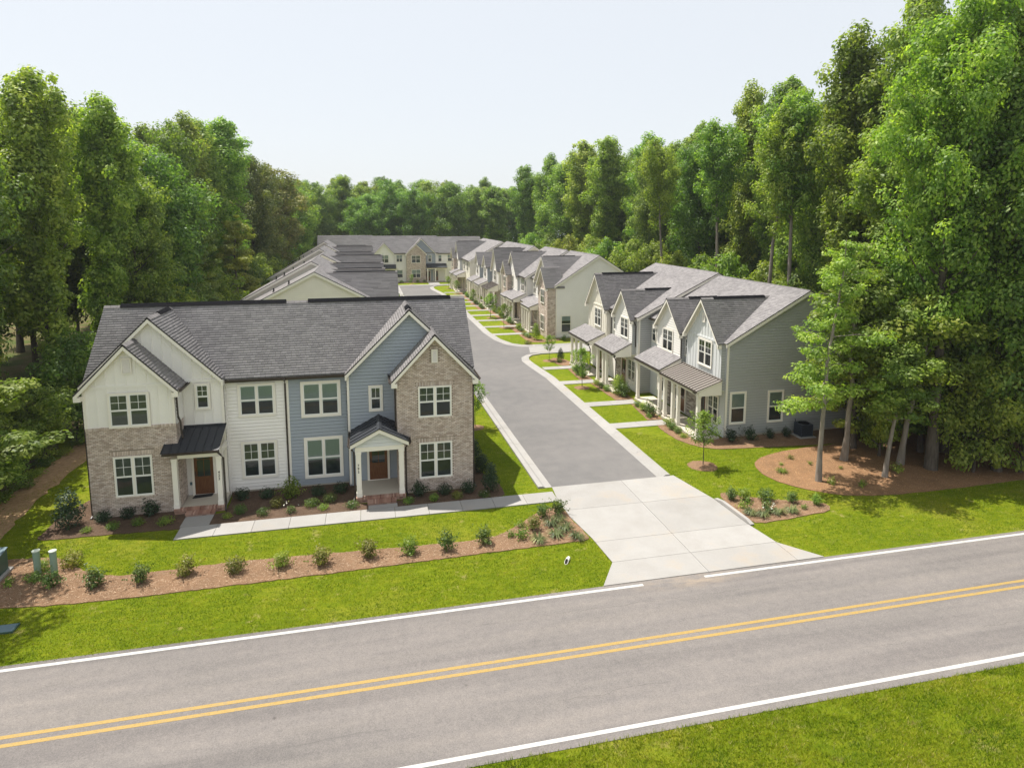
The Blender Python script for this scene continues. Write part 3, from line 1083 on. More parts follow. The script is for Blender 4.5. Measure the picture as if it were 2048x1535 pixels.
    gutter(root, F, -9.25, -6.86, N(30.24) + .022, 3.03)
    MB(F).box(-8.71, -6.84, N(31.97), N(30.62), .03, .27).obj('porch_floor', 'concrete_trim', root)
    rowlock(root, F, -8.98, -6.82, N(30.62) + .002, N(30.42), .17, .285, 'redbrick')
    w = MB(F).box(-8.97, -6.83, N(30.60), N(30.46), 0, .165).obj('porch_base', 'mortar', root)
    brickwork(F.off(N(30.46)), [(-8.97, 0), (-6.83, 0), (-6.83, .165), (-8.97, .165)], w, 'redbrick')
    column(root, F, -8.86, N(30.60), .29, 2.65, .25)
    column(root, F, -6.98, N(30.60), .29, 2.65, .25)
    H2 = F.off(N(32.0))
    door(root, H2, -7.98, .30, .86, 2.1)
    st = MB(F).box(-8.42, -7.2, N(30.4), N(30.12), 0, .10).obj('step', 'mortar', root)
    rowlock(st, F, -8.44, -7.18, N(30.41), N(30.09), .10, .175, 'redbrick')
    brickwork(F.off(N(30.12)), [(-8.42, 0), (-7.2, 0), (-7.2, .10), (-8.42, .10)], st, 'redbrick')
    MB(H2).box(-8.64, -8.5, .026, .06, .78, .92).obj('outlet_box', 'meter_lid', root)
    # --- blue-grey side
    gable_bay(root, F, 1.9, 3.12, N(32.0), 5.92, 8.98, 'lap:bluegrey', 'lap:bluegrey', .12, N(34.5), True, ohs=.07, seed=40, roof_back=N(35.3), ridge_vent=(.1, .42), base=.0, side_l=('lap:bluegrey', 'lap:bluegrey'))
    gable_bay(root, F, 3.0, 1.84, N(30.5), 6.0, 7.95, 'brick', 'brick', .05, N(33.0), True, seed=50, side_r=('brick', 'brick'), side_l=('brick', 'brick'),
              holes=((2.2, 3.78, 3.85, 5.33), (2.2, 3.78, .74, 2.5), (2.85, 3.15, 6.55, 7.15)), soldier=((2.1, 3.88, 5.37, 5.57), (2.1, 3.88, 2.55, 2.75), (2.80, 3.20, 7.18, 7.32)),
              vent=(6.52, .30, .66), roof_back=N(32.5), ohs=.26, returns=True)
    K = F.off(N(30.5))
    window(root, K, 2.99, 3.86, 1.54, 1.46, 2, .05, True, .5, base=.022)
    window(root, K, 2.99, .76, 1.54, 1.74, 2, .05, True, .5, base=.022)
    rowlock(root, K, 2.1, 3.88, 0, .06, 3.72, 3.80, 'brick')
    rowlock(root, K, 2.1, 3.88, 0, .06, .62, .70, 'brick')
    window(root, H, .17, 3.95, .48, 1.12, 1, .11, 'v', .5)
    corner_board(root, H, -1.22, -1.11, .12, 5.75)
    # right porch: little metal gable on two columns
    gx, pe, pa, hwp = .28, 2.92, 3.62, 1.36
    nf, nb = N(29.72), N(31.97)
    for s in (-1, 1):
        def T(t, n, dz=0):   # t 0 at ridge 1 at eave
            return (gx + s * hwp * t, n, pa + (pe - pa) * t + dz)
        deck = MB(F)
        deck.hull([T(0, nb, -.012), T(1, nb, -.012), T(1, nb, -.10), T(0, nb, -.10)], [T(0, nf, -.012), T(1, nf, -.012), T(1, nf, -.10), T(0, nf, -.10)])
        dk = deck.obj('porch_roof', 'trim', root)
        npan = 5
        for k in range(npan):
            a, b = nb + (nf + .02 - nb) * k / npan + .004, nb + (nf + .02 - nb) * (k + 1) / npan - .004
            MB(F).hull([T(0, a), T(1.02, a), T(1.02, a, -.01), T(0, a, -.01)], [T(0, b), T(1.02, b), T(1.02, b, -.01), T(0, b, -.01)]).obj('roof_panel', 'dark_metal', dk)
        for k in range(npan + 1):
            c = nb + (nf + .02 - nb) * k / npan
            a, b = c - .012, c + .012
            MB(F).hull([T(0, a, .04), T(1.02, a, .04), T(1.02, a, -.003), T(0, a, -.003)], [T(0, b, .04), T(1.02, b, .04), T(1.02, b, -.003), T(0, b, -.003)]).obj('seam', 'dark_metal', dk)
        G2 = Fr((gx - ox, 0, 0), (s, 0, 0), (0, -1, 0))
        gutter(root, Fr(F(gx + s * hwp, 0, 0), (0, -1, 0), (s, 0, 0)), nb + .05, nf, .0, pe - .01)
        rake(root, F, [(gx, pa - .02), (gx + s * hwp, pe - .02)], nf - .05, nf - .005, .17)
    MB(F).hull([(gx - .12, nb, pa - .02), (gx, nb, pa + .065), (gx + .12, nb, pa - .02)], [(gx - .12, nf + .03, pa - .02), (gx, nf + .03, pa + .065), (gx + .12, nf + .03, pa - .02)]).obj('ridge_cap', 'dark_metal', root)
    tri = [(-.83, 2.72), (1.39, 2.72), (1.39, 2.82), (gx, 3.44), (-.83, 2.82)]
    w = MB(F.off(N(29.98))).prism(tri, -.1, 0).obj('porch_gable', 'lightgrey', root)
    planks(F.off(N(29.98)), tri, M['lightgrey'], w, .17, True, 2.72)
    MB(F).box(-.87, 1.43, N(30.14), N(29.94), 2.50, 2.715).obj('porch_beam', 'trim', root)
    for xx in (-.82, 1.34):
        MB(F).box(xx - .05, xx + .05, N(31.97) if xx < 0 else N(30.49), N(30.15), 2.50, 2.71).obj('porch_beam', 'trim', root)
    MB(F).box(-.85, 1.145, N(31.97), N(30.08), .03, .25).obj('porch_floor', 'concrete_trim', root)
    rowlock(root, F, -.88, 1.46, N(30.08) + .002, N(29.84), .16, .27, 'redbrick')
    w = MB(F).box(-.87, 1.45, N(30.06), N(29.88), 0, .155).obj('porch_base', 'mortar', root)
    brickwork(F.off(N(29.88)), [(-.87, 0), (1.45, 0), (1.45, .155), (-.87, .155)], w, 'redbrick')
    column(root, F, -.72, N(30.04), .275, 2.52, .27)
    column(root, F, 1.29, N(30.04), .275, 2.52, .27)
    door(root, H, .22, .28, .9, 2.08)
    st = MB(F).box(-.34, .98, N(29.82), N(29.50), 0, .095).obj('step', 'mortar', root)
    rowlock(st, F, -.36, 1.0, N(29.83), N(29.46), .095, .17, 'redbrick')
    brickwork(F.off(N(29.50)), [(-.34, 0), (.98, 0), (.98, .095), (-.34, .095)], st, 'redbrick')
    # downspouts
    n31 = N(30.85)
    downspout(root, F, [(-8.5, n31 + .1, 5.86), (-8.62, n31 + .05, 5.68), (-8.70, n31 - .1, 5.5), (-8.70, n31 - .16, 4.5), (-8.62, n31 - .2, 4.2), (-8.6, n31 - .2, 3.62), (-8.5, n31 + .0, 3.5)])
    downspout(root, F, [(-6.92, N(30.2) + .06, 2.95), (-6.86, N(30.45), 2.7), (-6.80, N(30.62), 2.5), (-6.79, N(30.62), .3), (-6.75, N(30.3), .08)])
    downspout(root, F, [(-4.17, .46, 5.74), (-4.17, .2, 5.6), (-4.17, .07, 5.4), (-4.17, .07, .15), (-4.17, .25, .05)])
    downspout(root, F, [(-12.62, n31 + .05, 5.7), (-12.5, n31 - .1, 5.5), (-12.49, n31 - .1, .15), (-12.49, n31 + .1, .05)])
    downspout(root, F, [(.93, N(30.5) + .1, 5.72), (1.06, N(30.5) - .02, 5.55), (1.08, N(30.5) - .12, 5.3), (1.08, N(30.5) - .12, 3.35)])
    downspout(root, F, [(5.08, N(30.5) + .1, 5.72), (4.95, N(30.5) - .02, 5.6), (4.90, N(30.5) - .1, 5.4), (4.90, N(30.5) - .1, .15), (5.0, N(30.5) + .05, .05)])
    downspout(root, F, [(-1.1, N(29.8), 2.86), (-1.0, N(30.0), 2.6), (-.93, N(30.25), 2.4), (-.93, N(30.25), .25), (-1.0, N(30.0), .06)])
    downspout(root, F, [(1.68, N(29.9), 2.8), (1.60, N(30.2), 2.6), (1.52, N(30.36), 2.4), (1.52, N(30.36), .2), (1.58, N(30.2), .06)])
    # gutters of the two bays (only their ends show) and fascia
    gutter(root, Fr(F(-8.46, 0, 0), (0, -1, 0), (1, 0, 0)), N(32.0), N(30.55), .0, 5.84)
    gutter(root, Fr(F(5.1, 0, 0), (0, -1, 0), (1, 0, 0)), N(33.2), N(30.2), .0, 5.72)
    gutter(root, Fr(F(.9, 0, 0), (0, -1, 0), (-1, 0, 0)), N(32.0), N(30.2), .0, 5.72)
    # house numbers, one digit above the other on a column
    def digits(txt, u, n, z):
        for k, ch in enumerate(txt):
            cu = bpy.data.curves.new('house_number', 'FONT')
            cu.body = ch
            cu.size = .17
            cu.extrude = .008
            cu.align_x = 'CENTER'
            o = bpy.data.objects.new('house_number', cu)
            me = bpy.data.meshes.new_from_object(o)
            bpy.data.objects.remove(o)
            me.transform(Matrix.Translation(Vector(F(u, n, z - k * .16))) @ Matrix.Rotation(R(90), 4, 'X'))
            me.materials.clear()
            me.materials.append(M['number'])
            link_mesh('house_number', me, root)
    digits('423', -6.99, N(30.60) + .118, 1.82)
    digits('795', -.73, N(30.04) + .126, 1.80)
    return root
front_duplex()
# ------------------------------------------------------------------ townhouse rows
def row_building(name, label, loc, rz, segs, near=False, seed=100):
    """segs: list of dicts in local space (x along the facade, y depth behind it)"""
    root = empty(name, (loc[0], loc[1], 0), rz)
    tag(root, label, 'townhouse', 'townhouse buildings along the side road')
    for si, s in enumerate(segs):
        x0, x1, y0, dep = s['x0'], s['x1'], s['y'], s['depth']
        ry, rz_, eave, wall = s['ridge_y'], s['ridge_z'], s.get('eave', 5.95), s['wall']
        sl = (rz_ - eave) / (ry - (y0 - .22))
        ez_b = s.get('eave_back', 5.6)
        F = Fr((0, y0, 0), (1, 0, 0), (0, -1, 0))
        col = core_mat(wall)
        prof = [(y0, 0), (dep, 0), (dep, ez_b), (ry, rz_ - .17), (y0, eave + sl * .22 - .17)]
        m = MB()
        m.hull([(x0, y, z) for y, z in prof], [(x1, y, z) for y, z in prof])
        core = m.obj('wall', col, root)
        clad(F, [(x0, .1), (x1, .1), (x1, eave - .1), (x0, eave - .1)], wall, core, 'merge' if near else False, z0=.1)
        for side in s.get('ends', ()):
            xe = x1 if side > 0 else x0
            S = Fr((xe, 0, 0), (0, 1, 0), (side, 0, 0))
            poly = [(y0, .15), (dep, .15), (dep, ez_b), (ry, rz_ - .17), (y0, eave + sl * .22 - .17)]
            clad(S, poly, s.get('end_wall', wall), core, near if side == s.get('main_end') else 'merge', z0=.15)
            MB(S).box(y0, dep, -.02, .012, 0, .148).obj('foundation', 'concrete_trim', root)
            corner_board(root, S, y0 - .001, y0 + .13, .15, eave)
            for wdef in s.get('end_windows', ()):
                if near: window(root, S, *wdef, units=1, casing=.11, grid=False, blind=.5, near=True)
                else: simple_window(root, S, *wdef, units=1, grid=False)
        oh = .28
        xa = x0 - (oh if -1 in s.get('ends', ()) or -1 in s.get('rakes', ()) else 0)
        xb = x1 + (oh if 1 in s.get('ends', ()) or 1 in s.get('rakes', ()) else 0)
        yf = y0 - .22
        slope(root, [(xa, yf, eave), (xb, yf, eave), (xb, ry, rz_), (xa, ry, rz_)], near, .16, seed + si)
        slope(root, [(xb, dep + .35, ez_b), (xa, dep + .35, ez_b), (xa, ry, rz_), (xb, ry, rz_)], False, .16, seed + si + 50)
        ridge_cap(root, (xa, ry, rz_), (xb, ry, rz_), near)
        for side, xe in ((1, xb), (-1, xa)):
            if side in s.get('ends', ()) or side in s.get('rakes', ()):
                S = Fr((xe, 0, 0), (0, 1, 0), (side, 0, 0))
                rake(root, S, [(yf, eave - .06), (ry, rz_ - .06), (dep + .35, ez_b - .06)], -.05, -.004, .2)
                if side in s.get('ends', ()):
                    S2 = Fr((x1 if side > 0 else x0, 0, 0), (0, 1, 0), (side, 0, 0))
                    rake(root, S2, [(y0, eave + sl * .22 - .18), (ry, rz_ - .18), (dep, ez_b - .0)], .001, .054, .15, name='frieze_board')
        if s.get('gutter', True):
            cuts = sorted((b['u'] - b['hw'] - .22, b['u'] + b['hw'] + .22) for b in s.get('bays', ()))
            runs, cur = [], x0
            for a, b in cuts:
                if a - cur > .12: runs.append((cur, a))
                cur = max(cur, b)
            if x1 - cur > .12: runs.append((cur, x1))
            for a, b in runs:
                MB(F).box(a, b, .17, .205, eave - .21, eave - .06).obj('fascia', 'trim', root)
                gutter(root, F, a, b, .21, eave - .055)
        for bi, b in enumerate(s.get('bays', ())):
            b = dict(b)
            wins = b.pop('wins', ())
            uc, hw, nf = b.pop('u'), b.pop('hw'), b.pop('n')
            gable_bay(root, F, uc, hw, nf, b.pop('eave'), b.pop('apex'), b.pop('lower'), b.pop('upper'), b.pop('zs'), b.pop('back', -1.0), near,
                      roof_back=-(ry - y0) + .35 if b.pop('deep', True) else None, seed=seed + 10 * bi + 3 * si, **b)
            for wdef in wins:
                (window if near else simple_window)(root, F.off(nf), *wdef, **(dict(blind=random.choice((.3, .5, .5, .97))) if near else {}))
        for wdef in s.get('wins', ()):
            wdef = list(wdef)
            n = wdef.pop(0)
            (window if near else simple_window)(root, F.off(n), *wdef, **(dict(blind=random.choice((.3, .5, .5, .97))) if near else {}))
        for p in s.get('porches', ()):
            u0, u1, ne, zw, ze = p['u0'], p['u1'], p['ne'], p['zw'], p['ze']
            nw = p.get('nw', .04)
            if p['roof'] == 'metal':
                metal_shed(root, F, u0, u1, nw, ne, zw, ze, p.get('mat', 'tan_metal'), .33)
                MB(F).box(u0 + .1, u1 - .1, ne - .32, ne - .12, ze - .34, ze - .085).obj('porch_beam', 'trim', root)
                for u in (u0 + .05, u1 - .05):
                    MB(F).hull([(u - .02, nw, zw - .1), (u - .02, ne - .12, ze - .09), (u - .02, ne - .12, ze - .34), (u - .02, nw, ze - .34)],
                               [(u + .02, nw, zw - .1), (u + .02, ne - .12, ze - .09), (u + .02, ne - .12, ze - .34), (u + .02, nw, ze - .34)]).obj('porch_cheek', 'trim', root)
                gutter(root, F, u0, u1, ne + .022, ze)
            else:
                shingle_shed(root, F, u0, u1, nw, ne, zw, ze, near, seed + 7)
                if near: gutter(root, F, u0, u1, ne, ze - .03)
            for u in p['posts']:
                column(root, F, u, ne - .24, .14, ze - .33, .24)
            MB(F).box(u0 + .05, u1 - .05, nw + .03, ne - .06, 0, .14).obj('porch_floor', 'concrete_trim', root)
            if 'spout' in p:
                u = p['spout']
                downspout(root, F, [(u, ne + .05, ze - .14), (u, ne - .2, ze - .32), (u, ne - .32, ze - .5), (u, ne - .40, ze - .7), (u, ne - .40, .2)])
        for (u, n, st, ua, ub) in s.get('ground_walls', ()):
            w = MB(F.off(n)).box(ua, ub, -.06, 0, .1, 2.7).obj('wall', core_mat(st), root)
            clad(F.off(n), [(ua, .1), (ub, .1), (ub, 2.7), (ua, 2.7)], st, w, 'merge' if near else False)
        for (u, n) in s.get('doors', ()):
            door(root, F.off(n), u, .16, near=near)
        for pts in s.get('spouts', ()):
            downspout(root, F, pts)
        for (u, v) in s.get('vents', ()):
            z = rz_ - (rz_ - ez_b) * ((v - ry) / (dep + .35 - ry))
            MB().tube([(u, v, z - .05), (u, v, z + .32)], [.06, .06], 8).tube([(u, v, z), (u, v, z + .06)], [.16, .07], 8).obj('vent_pipe', 'black', root)
    return root

RIGHT = -math.pi / 2          # facade looks towards -x
LEFT = math.pi / 2            # facade looks towards +x

# building beside the entrance, four homes (local x = 34.3 - world y)
row_building('row_townhouse', 'townhouse row right of the entrance with grey end wall and ribbed metal porch roof', (20.95, 34.3), RIGHT, [
    dict(x0=-10.6, x1=0, y=.15, depth=11.9, ridge_y=5.5, ridge_z=9.05, wall='lap:lightgrey', end_wall='lap:grey', ends=(1,), main_end=1, eave=5.95,
         end_windows=((1.0, .95, .92, 1.85), (3.62, .9, .92, 1.85)),
         bays=[dict(u=-2.25, hw=2.15, n=.32, ohs=.09, eave=6.0, apex=8.45, lower='lap:lightgrey', upper='batten:lightgrey', zs=3.0, base=2.95, vent=(6.9, .34, .6), band=5.95, side_l=('lap:grey', 'lap:grey'), side_r=('lap:grey', 'lap:grey'), ridge_vent=(.15, .8), pitch=.36,
                    wins=((-1.95, 4.2, 1.5, 1.55, 2),)),
               dict(u=-7.0, hw=1.85, n=.32, eave=5.9, apex=7.85, lower='lap:white', upper='lap:white', zs=3.0, base=2.95, side_r=('lap:grey', 'lap:grey'), side_l=('lap:grey', 'lap:grey'), ridge_vent=(.3, .75),
                    wins=((-7.15, 4.1, 1.45, 1.45, 2),))],
         wins=((0, -4.85, 4.2, .46, 1.1, 1), (0, -9.25, 4.2, .42, 1.1, 1), (0, -10.05, 4.2, .5, 1.15, 1), (.02, -1.25, .75, 1.1, 1.65, 2), (.02, -6.1, .75, 1.0, 1.65, 2), (.02, -8.6, .75, 1.0, 1.65, 2)),
         ground_walls=((0, .10, 'stone', -4.6, -3.1), (0, .10, 'stone', -8.0, -7.1)),
         doors=((-2.55, .03), (-5.3, .03)),
         porches=[dict(roof='metal', u0=-4.75, u1=.2, nw=.36, ne=2.0, zw=3.68, ze=3.12, posts=(-4.5, -3.35, -2.6, -.05), spout=-.25),
                  dict(roof='shingle', u0=-9.2, u1=-5.0, nw=.36, ne=2.0, zw=4.0, ze=3.22, posts=(-8.95, -5.3))],
         spouts=([(-4.55, .5, 5.8), (-4.62, .2, 5.5), (-4.62, .07, 5.2), (-4.62, .07, 3.8)], [(-5.08, .42, 5.7), (-5.1, .4, 5.5), (-5.1, .38, 4.0)])),
    dict(x0=-21.3, x1=-10.6, y=-.95, depth=11.9, ridge_y=5.5, ridge_z=9.25, wall='lap:white', end_wall='lap:grey', ends=(1, -1), main_end=1, eave=5.95,
         bays=[dict(u=-12.75, hw=1.75, n=.30, eave=5.95, apex=7.85, lower='lap:white', upper='lap:white', zs=3.0, base=2.95, side_r=('lap:grey', 'lap:grey'), ridge_vent=(.3, .75),
                    wins=((-12.5, 4.15, 1.4, 1.45, 2),)),
               dict(u=-18.4, hw=2.25, n=.45, eave=6.05, apex=8.65, lower='lap:cream', upper='batten:cream', zs=3.0, base=2.95, vent=(7.1, .3, .5), band=5.95, side_r=('lap:cream', 'lap:cream'), ridge_vent=(.1, .8),
                    wins=((-18.1, 4.15, 1.4, 1.45, 2),))],
         wins=((0, -15.2, 4.25, .46, 1.1, 1), (0, -11.6, .75, 1.3, 1.65, 2), (0, -17.0, .75, 1.3, 1.65, 2)),
         ground_walls=((0, .06, 'stone', -14.8, -13.4),),
         doors=((-13.0, .03), (-18.5, .03)),
         porches=[dict(roof='shingle', u0=-15.2, u1=-11.0, nw=.34, ne=1.85, zw=3.9, ze=3.15, posts=(-14.9, -13.6, -12.9), spout=-11.4),
                  dict(roof='shingle', u0=-21.4, u1=-16.3, nw=.49, ne=2.1, zw=3.75, ze=3.05, posts=(-21.1, -19.9, -18.6), spout=-16.6)],
         spouts=([(-15.9, .4, 5.8), (-16.0, .2, 5.5), (-16.0, .06, 5.2), (-16.0, .06, 3.6)], [(-10.95, .35, 5.7), (-10.9, .2, 5.5), (-10.9, .07, 5.2), (-10.9, .07, 3.6)]))],
    near=True, seed=100)

# second building on the right (local x = 68 - world y), near end white with a brick bay
def small_bay(u, hw, n, apex, up, win=True, lower=None, zs=3.0, base=2.95, w=1.3, eave=5.95, **k):
    return dict(u=u, hw=hw, n=n, eave=eave, apex=apex, lower=lower or up, upper=up, zs=zs, base=base, wins=((u, 4.2, w, 1.4, 2),) if win else (), **k)
row_building('row_townhouse', 'townhouse row with white end wall and brick corner bay, second up the right side', (20.3, 68), RIGHT, [
    dict(x0=-10.5, x1=0, y=.0, depth=10.5, ridge_y=5.0, ridge_z=9.3, wall='lap:white', ends=(1,), main_end=None, eave=5.95, end_windows=((1.2, .75, 1.0, 1.75), (6.2, .75, 1.0, 1.75)),
         bays=[small_bay(-4.3, 3.4, .25, 9.0, 'lap:white', False, eave=6.1, side_r=('lap:white', 'lap:white'), ridge_vent=(.05, .8)),
               dict(u=-2.0, hw=1.95, n=.95, eave=5.95, apex=7.9, lower='brick', upper='brick', zs=2.0, base=0.0, side_r=('brick', 'brick'), side_l=('brick', 'brick'), wins=((-2.0, 3.9, 1.35, 1.45, 2), (-2.0, .8, 1.35, 1.6, 2)), deep=False)],
         wins=((0.26, -6.3, 4.2, .5, 1.15, 1), (0, -9.0, 4.1, 1.0, 1.4, 2), (0, -8.7, .8, 1.3, 1.6, 2)),
         doors=((-5.0, .28),), ground_walls=((0, .05, 'brick', -10.4, -7.9),),
         porches=[dict(roof='shingle', u0=-7.9, u1=-3.9, nw=.29, ne=2.2, zw=3.75, ze=3.05, posts=(-7.6, -6.4, -5.2, -4.2)),
                  dict(roof='shingle', u0=-10.6, u1=-8.1, nw=.04, ne=1.6, zw=3.8, ze=3.1, posts=(-10.4, -8.4))],
         spouts=([(-8.0, .4, 5.8), (-8.0, .07, 5.4), (-8.0, .07, 3.9)],)),
    dict(x0=-20.8, x1=-10.5, y=-.8, depth=10.0, ridge_y=4.6, ridge_z=9.35, wall='lap:white', ends=(1, -1), eave=5.95, end_wall='lap:white',
         bays=[small_bay(-17.2, 3.0, .25, 8.9, 'lap:white', True, eave=5.95, side_r=('lap:lightgrey', 'lap:lightgrey'), ridge_vent=(.05, .8)),
               dict(u=-19.2, hw=1.6, n=.9, eave=5.95, apex=7.6, lower='brick', upper='brick', zs=2.0, base=0, side_r=('brick', 'brick'), wins=((-19.2, 3.9, 1.2, 1.45, 2), (-19.2, .8, 1.2, 1.6, 2)), deep=False)],
         wins=((0, -12.2, 4.1, 1.4, 1.5, 2), (0, -12.4, .8, 1.4, 1.6, 2)),
         doors=((-16.0, .28),), ground_walls=((0, .05, 'brick', -20.7, -11.0),),
         porches=[dict(roof='shingle', u0=-14.6, u1=-10.6, nw=.04, ne=1.9, zw=3.9, ze=3.15, posts=(-14.3, -12.8, -11.0)),
                  dict(roof='shingle', u0=-18.0, u1=-14.9, nw=.29, ne=1.9, zw=3.75, ze=3.05, posts=(-17.7, -15.3))],
         spouts=([(-10.8, .4, 5.8), (-10.8, .07, 5.4), (-10.8, .07, 3.9)],))], seed=200)

# third building on the right (local x = 91 - world y), cream end wall, grey small gables
row_building('row_townhouse', 'farthest townhouse row up the right side, with two small grey-sided gables', (18.9, 91.5), RIGHT, [
    dict(x0=-19.0, x1=0, y=0, depth=10, ridge_y=5.0, ridge_z=9.35, wall='lap:lightgrey', ends=(1,), eave=5.95, end_wall='lap:cream', end_windows=((1.2, .75, 1.0, 1.75), (6.2, .75, 1.0, 1.75)),
         bays=[small_bay(-2.4, 2.3, .35, 9.0, 'batten:white', True, side_r=('lap:cream', 'lap:cream'), ridge_vent=(.05, .8)),
               small_bay(-8.8, 1.8, .7, 7.7, 'lap:white', True, side_r=('lap:bluegrey', 'lap:bluegrey')),
               small_bay(-14.6, 1.9, .95, 7.75, 'lap:white', True, side_r=('lap:bluegrey', 'lap:bluegrey'))],
         wins=((0, -5.6, 4.1, .6, 1.2, 1), (0, -11.6, 4.1, .6, 1.2, 1), (0, -17.6, 4.1, .9, 1.3, 1)),
         doors=((-3.2, .03), (-8.9, .03), (-15.0, .03)), ground_walls=((0, .02, 'brick', -18.8, -.3),),
         porches=[dict(roof='metal', mat='tan_metal', u0=-5.2, u1=-.1, nw=.39, ne=2.0, zw=3.7, ze=3.05, posts=(-4.9, -2.6, -.4)),
                  dict(roof='shingle', u0=-11.2, u1=-6.3, nw=.74, ne=2.3, zw=3.75, ze=3.1, posts=(-10.9, -8.7, -6.6)),
                  dict(roof='shingle', u0=-17.2, u1=-12.0, nw=.99, ne=2.5, zw=3.75, ze=3.1, posts=(-16.9, -14.6, -12.3))]),
    dict(x0=-38.0, x1=-19.0, y=-1.6, depth=9.5, ridge_y=4.2, ridge_z=9.3, wall='lap:cream', ends=(1, -1), eave=5.95, end_wall='lap:cream',
         bays=[small_bay(-30.8, 2.8, .5, 9.0, 'lap:white', True, side_r=('lap:lightgrey', 'lap:lightgrey'), ridge_vent=(.05, .8)),
               dict(u=-33.6, hw=1.8, n=1.1, eave=5.95, apex=7.7, lower='brick', upper='brick', zs=2.0, base=0, side_r=('brick', 'brick'), wins=((-33.6, 3.9, 1.2, 1.45, 2), (-33.6, .8, 1.2, 1.6, 2)), deep=False)],
         wins=((0, -21.5, 4.1, 1.4, 1.4, 2), (0, -25.4, 4.1, 1.4, 1.4, 2), (0, -22.6, .8, 1.4, 1.6, 2)),
         doors=((-26.0, .03), (-29.5, .03)), ground_walls=((0, .02, 'brick', -37.8, -19.4),),
         porches=[dict(roof='shingle', u0=-28.0, u1=-23.6, nw=.04, ne=1.9, zw=3.75, ze=3.05, posts=(-27.7, -25.8, -23.9)),
                  dict(roof='shingle', u0=-32.0, u1=-28.4, nw=.54, ne=2.1, zw=3.75, ze=3.05, posts=(-31.7, -30.2, -28.7))])], seed=300)

# row on the left behind the duplex: three buildings, only roofs and the near cream gable show
def left_block(label, fx, y0, y1, z, step, seed, y2, stepz):
    L1, L2 = y1 - y0, y2 - y0
    segs = [dict(x0=0, x1=L1, y=0, depth=12.4, ridge_y=6.2, ridge_z=z, wall='lap:cream', ends=(-1,), eave=5.75, eave_back=5.75,
                 bays=[small_bay(3.0, 2.75, .25, z - .32, 'lap:white', True, eave=5.95, ridge_vent=(.03, .85)), small_bay(7.3, 1.8, .4, 7.9, 'lap:bluegrey', True)],
                 wins=((0, 3.0, .8, 1.3, 1.6, 2),), doors=((6.4, .03),), vents=((.9, 8.3), (1.6, 9.6)),
                 porches=[dict(roof='shingle', u0=4.9, u1=8.9, nw=.44, ne=2.0, zw=3.75, ze=3.05, posts=(5.2, 7.0, 8.6))]),
            dict(x0=L1, x1=L2, y=step, depth=12.4 + step, ridge_y=6.2 + step, ridge_z=z + stepz, wall='lap:cream', ends=(-1, 1), eave=5.85, eave_back=5.85,
                 bays=[small_bay(L1 + 2.2, 1.8, .3, 8.55, 'lap:lightgrey', True, ridge_vent=(.05, .7)), small_bay(L1 + 6.3, 2.3, .25, 8.8, 'lap:white', True, ridge_vent=(.05, .8))],
                 wins=((0, L1 + 4.2, 4.1, .6, 1.2, 1),), doors=((L1 + 5.0, .03),), vents=((L1 + 1.2, 8.8 + step), (L1 + 3.2, 9.8 + step)),
                 porches=[dict(roof='shingle', u0=L1 + 3.6, u1=L1 + 8.2, nw=.34, ne=2.0, zw=3.75, ze=3.05, posts=(L1 + 3.9, L1 + 6.0, L1 + 7.9))])]
    return row_building('row_townhouse', label, (fx, y0), LEFT, segs, seed=seed)
left_block('cream gable-ended townhouse row with dark roofs directly behind the front duplex', 1.9, 54.0, 62.5, 9.15, .9, 400, 71.5, .3)
left_block('second townhouse row behind the duplex, stepped grey roofs above the cream gable', 1.1, 76.0, 84.5, 9.35, .9, 500, 93.5, .25)
left_block('third townhouse row behind the duplex, only its roof tips showing', .2, 98.0, 106.0, 9.45, .8, 600, 114.5, .25)

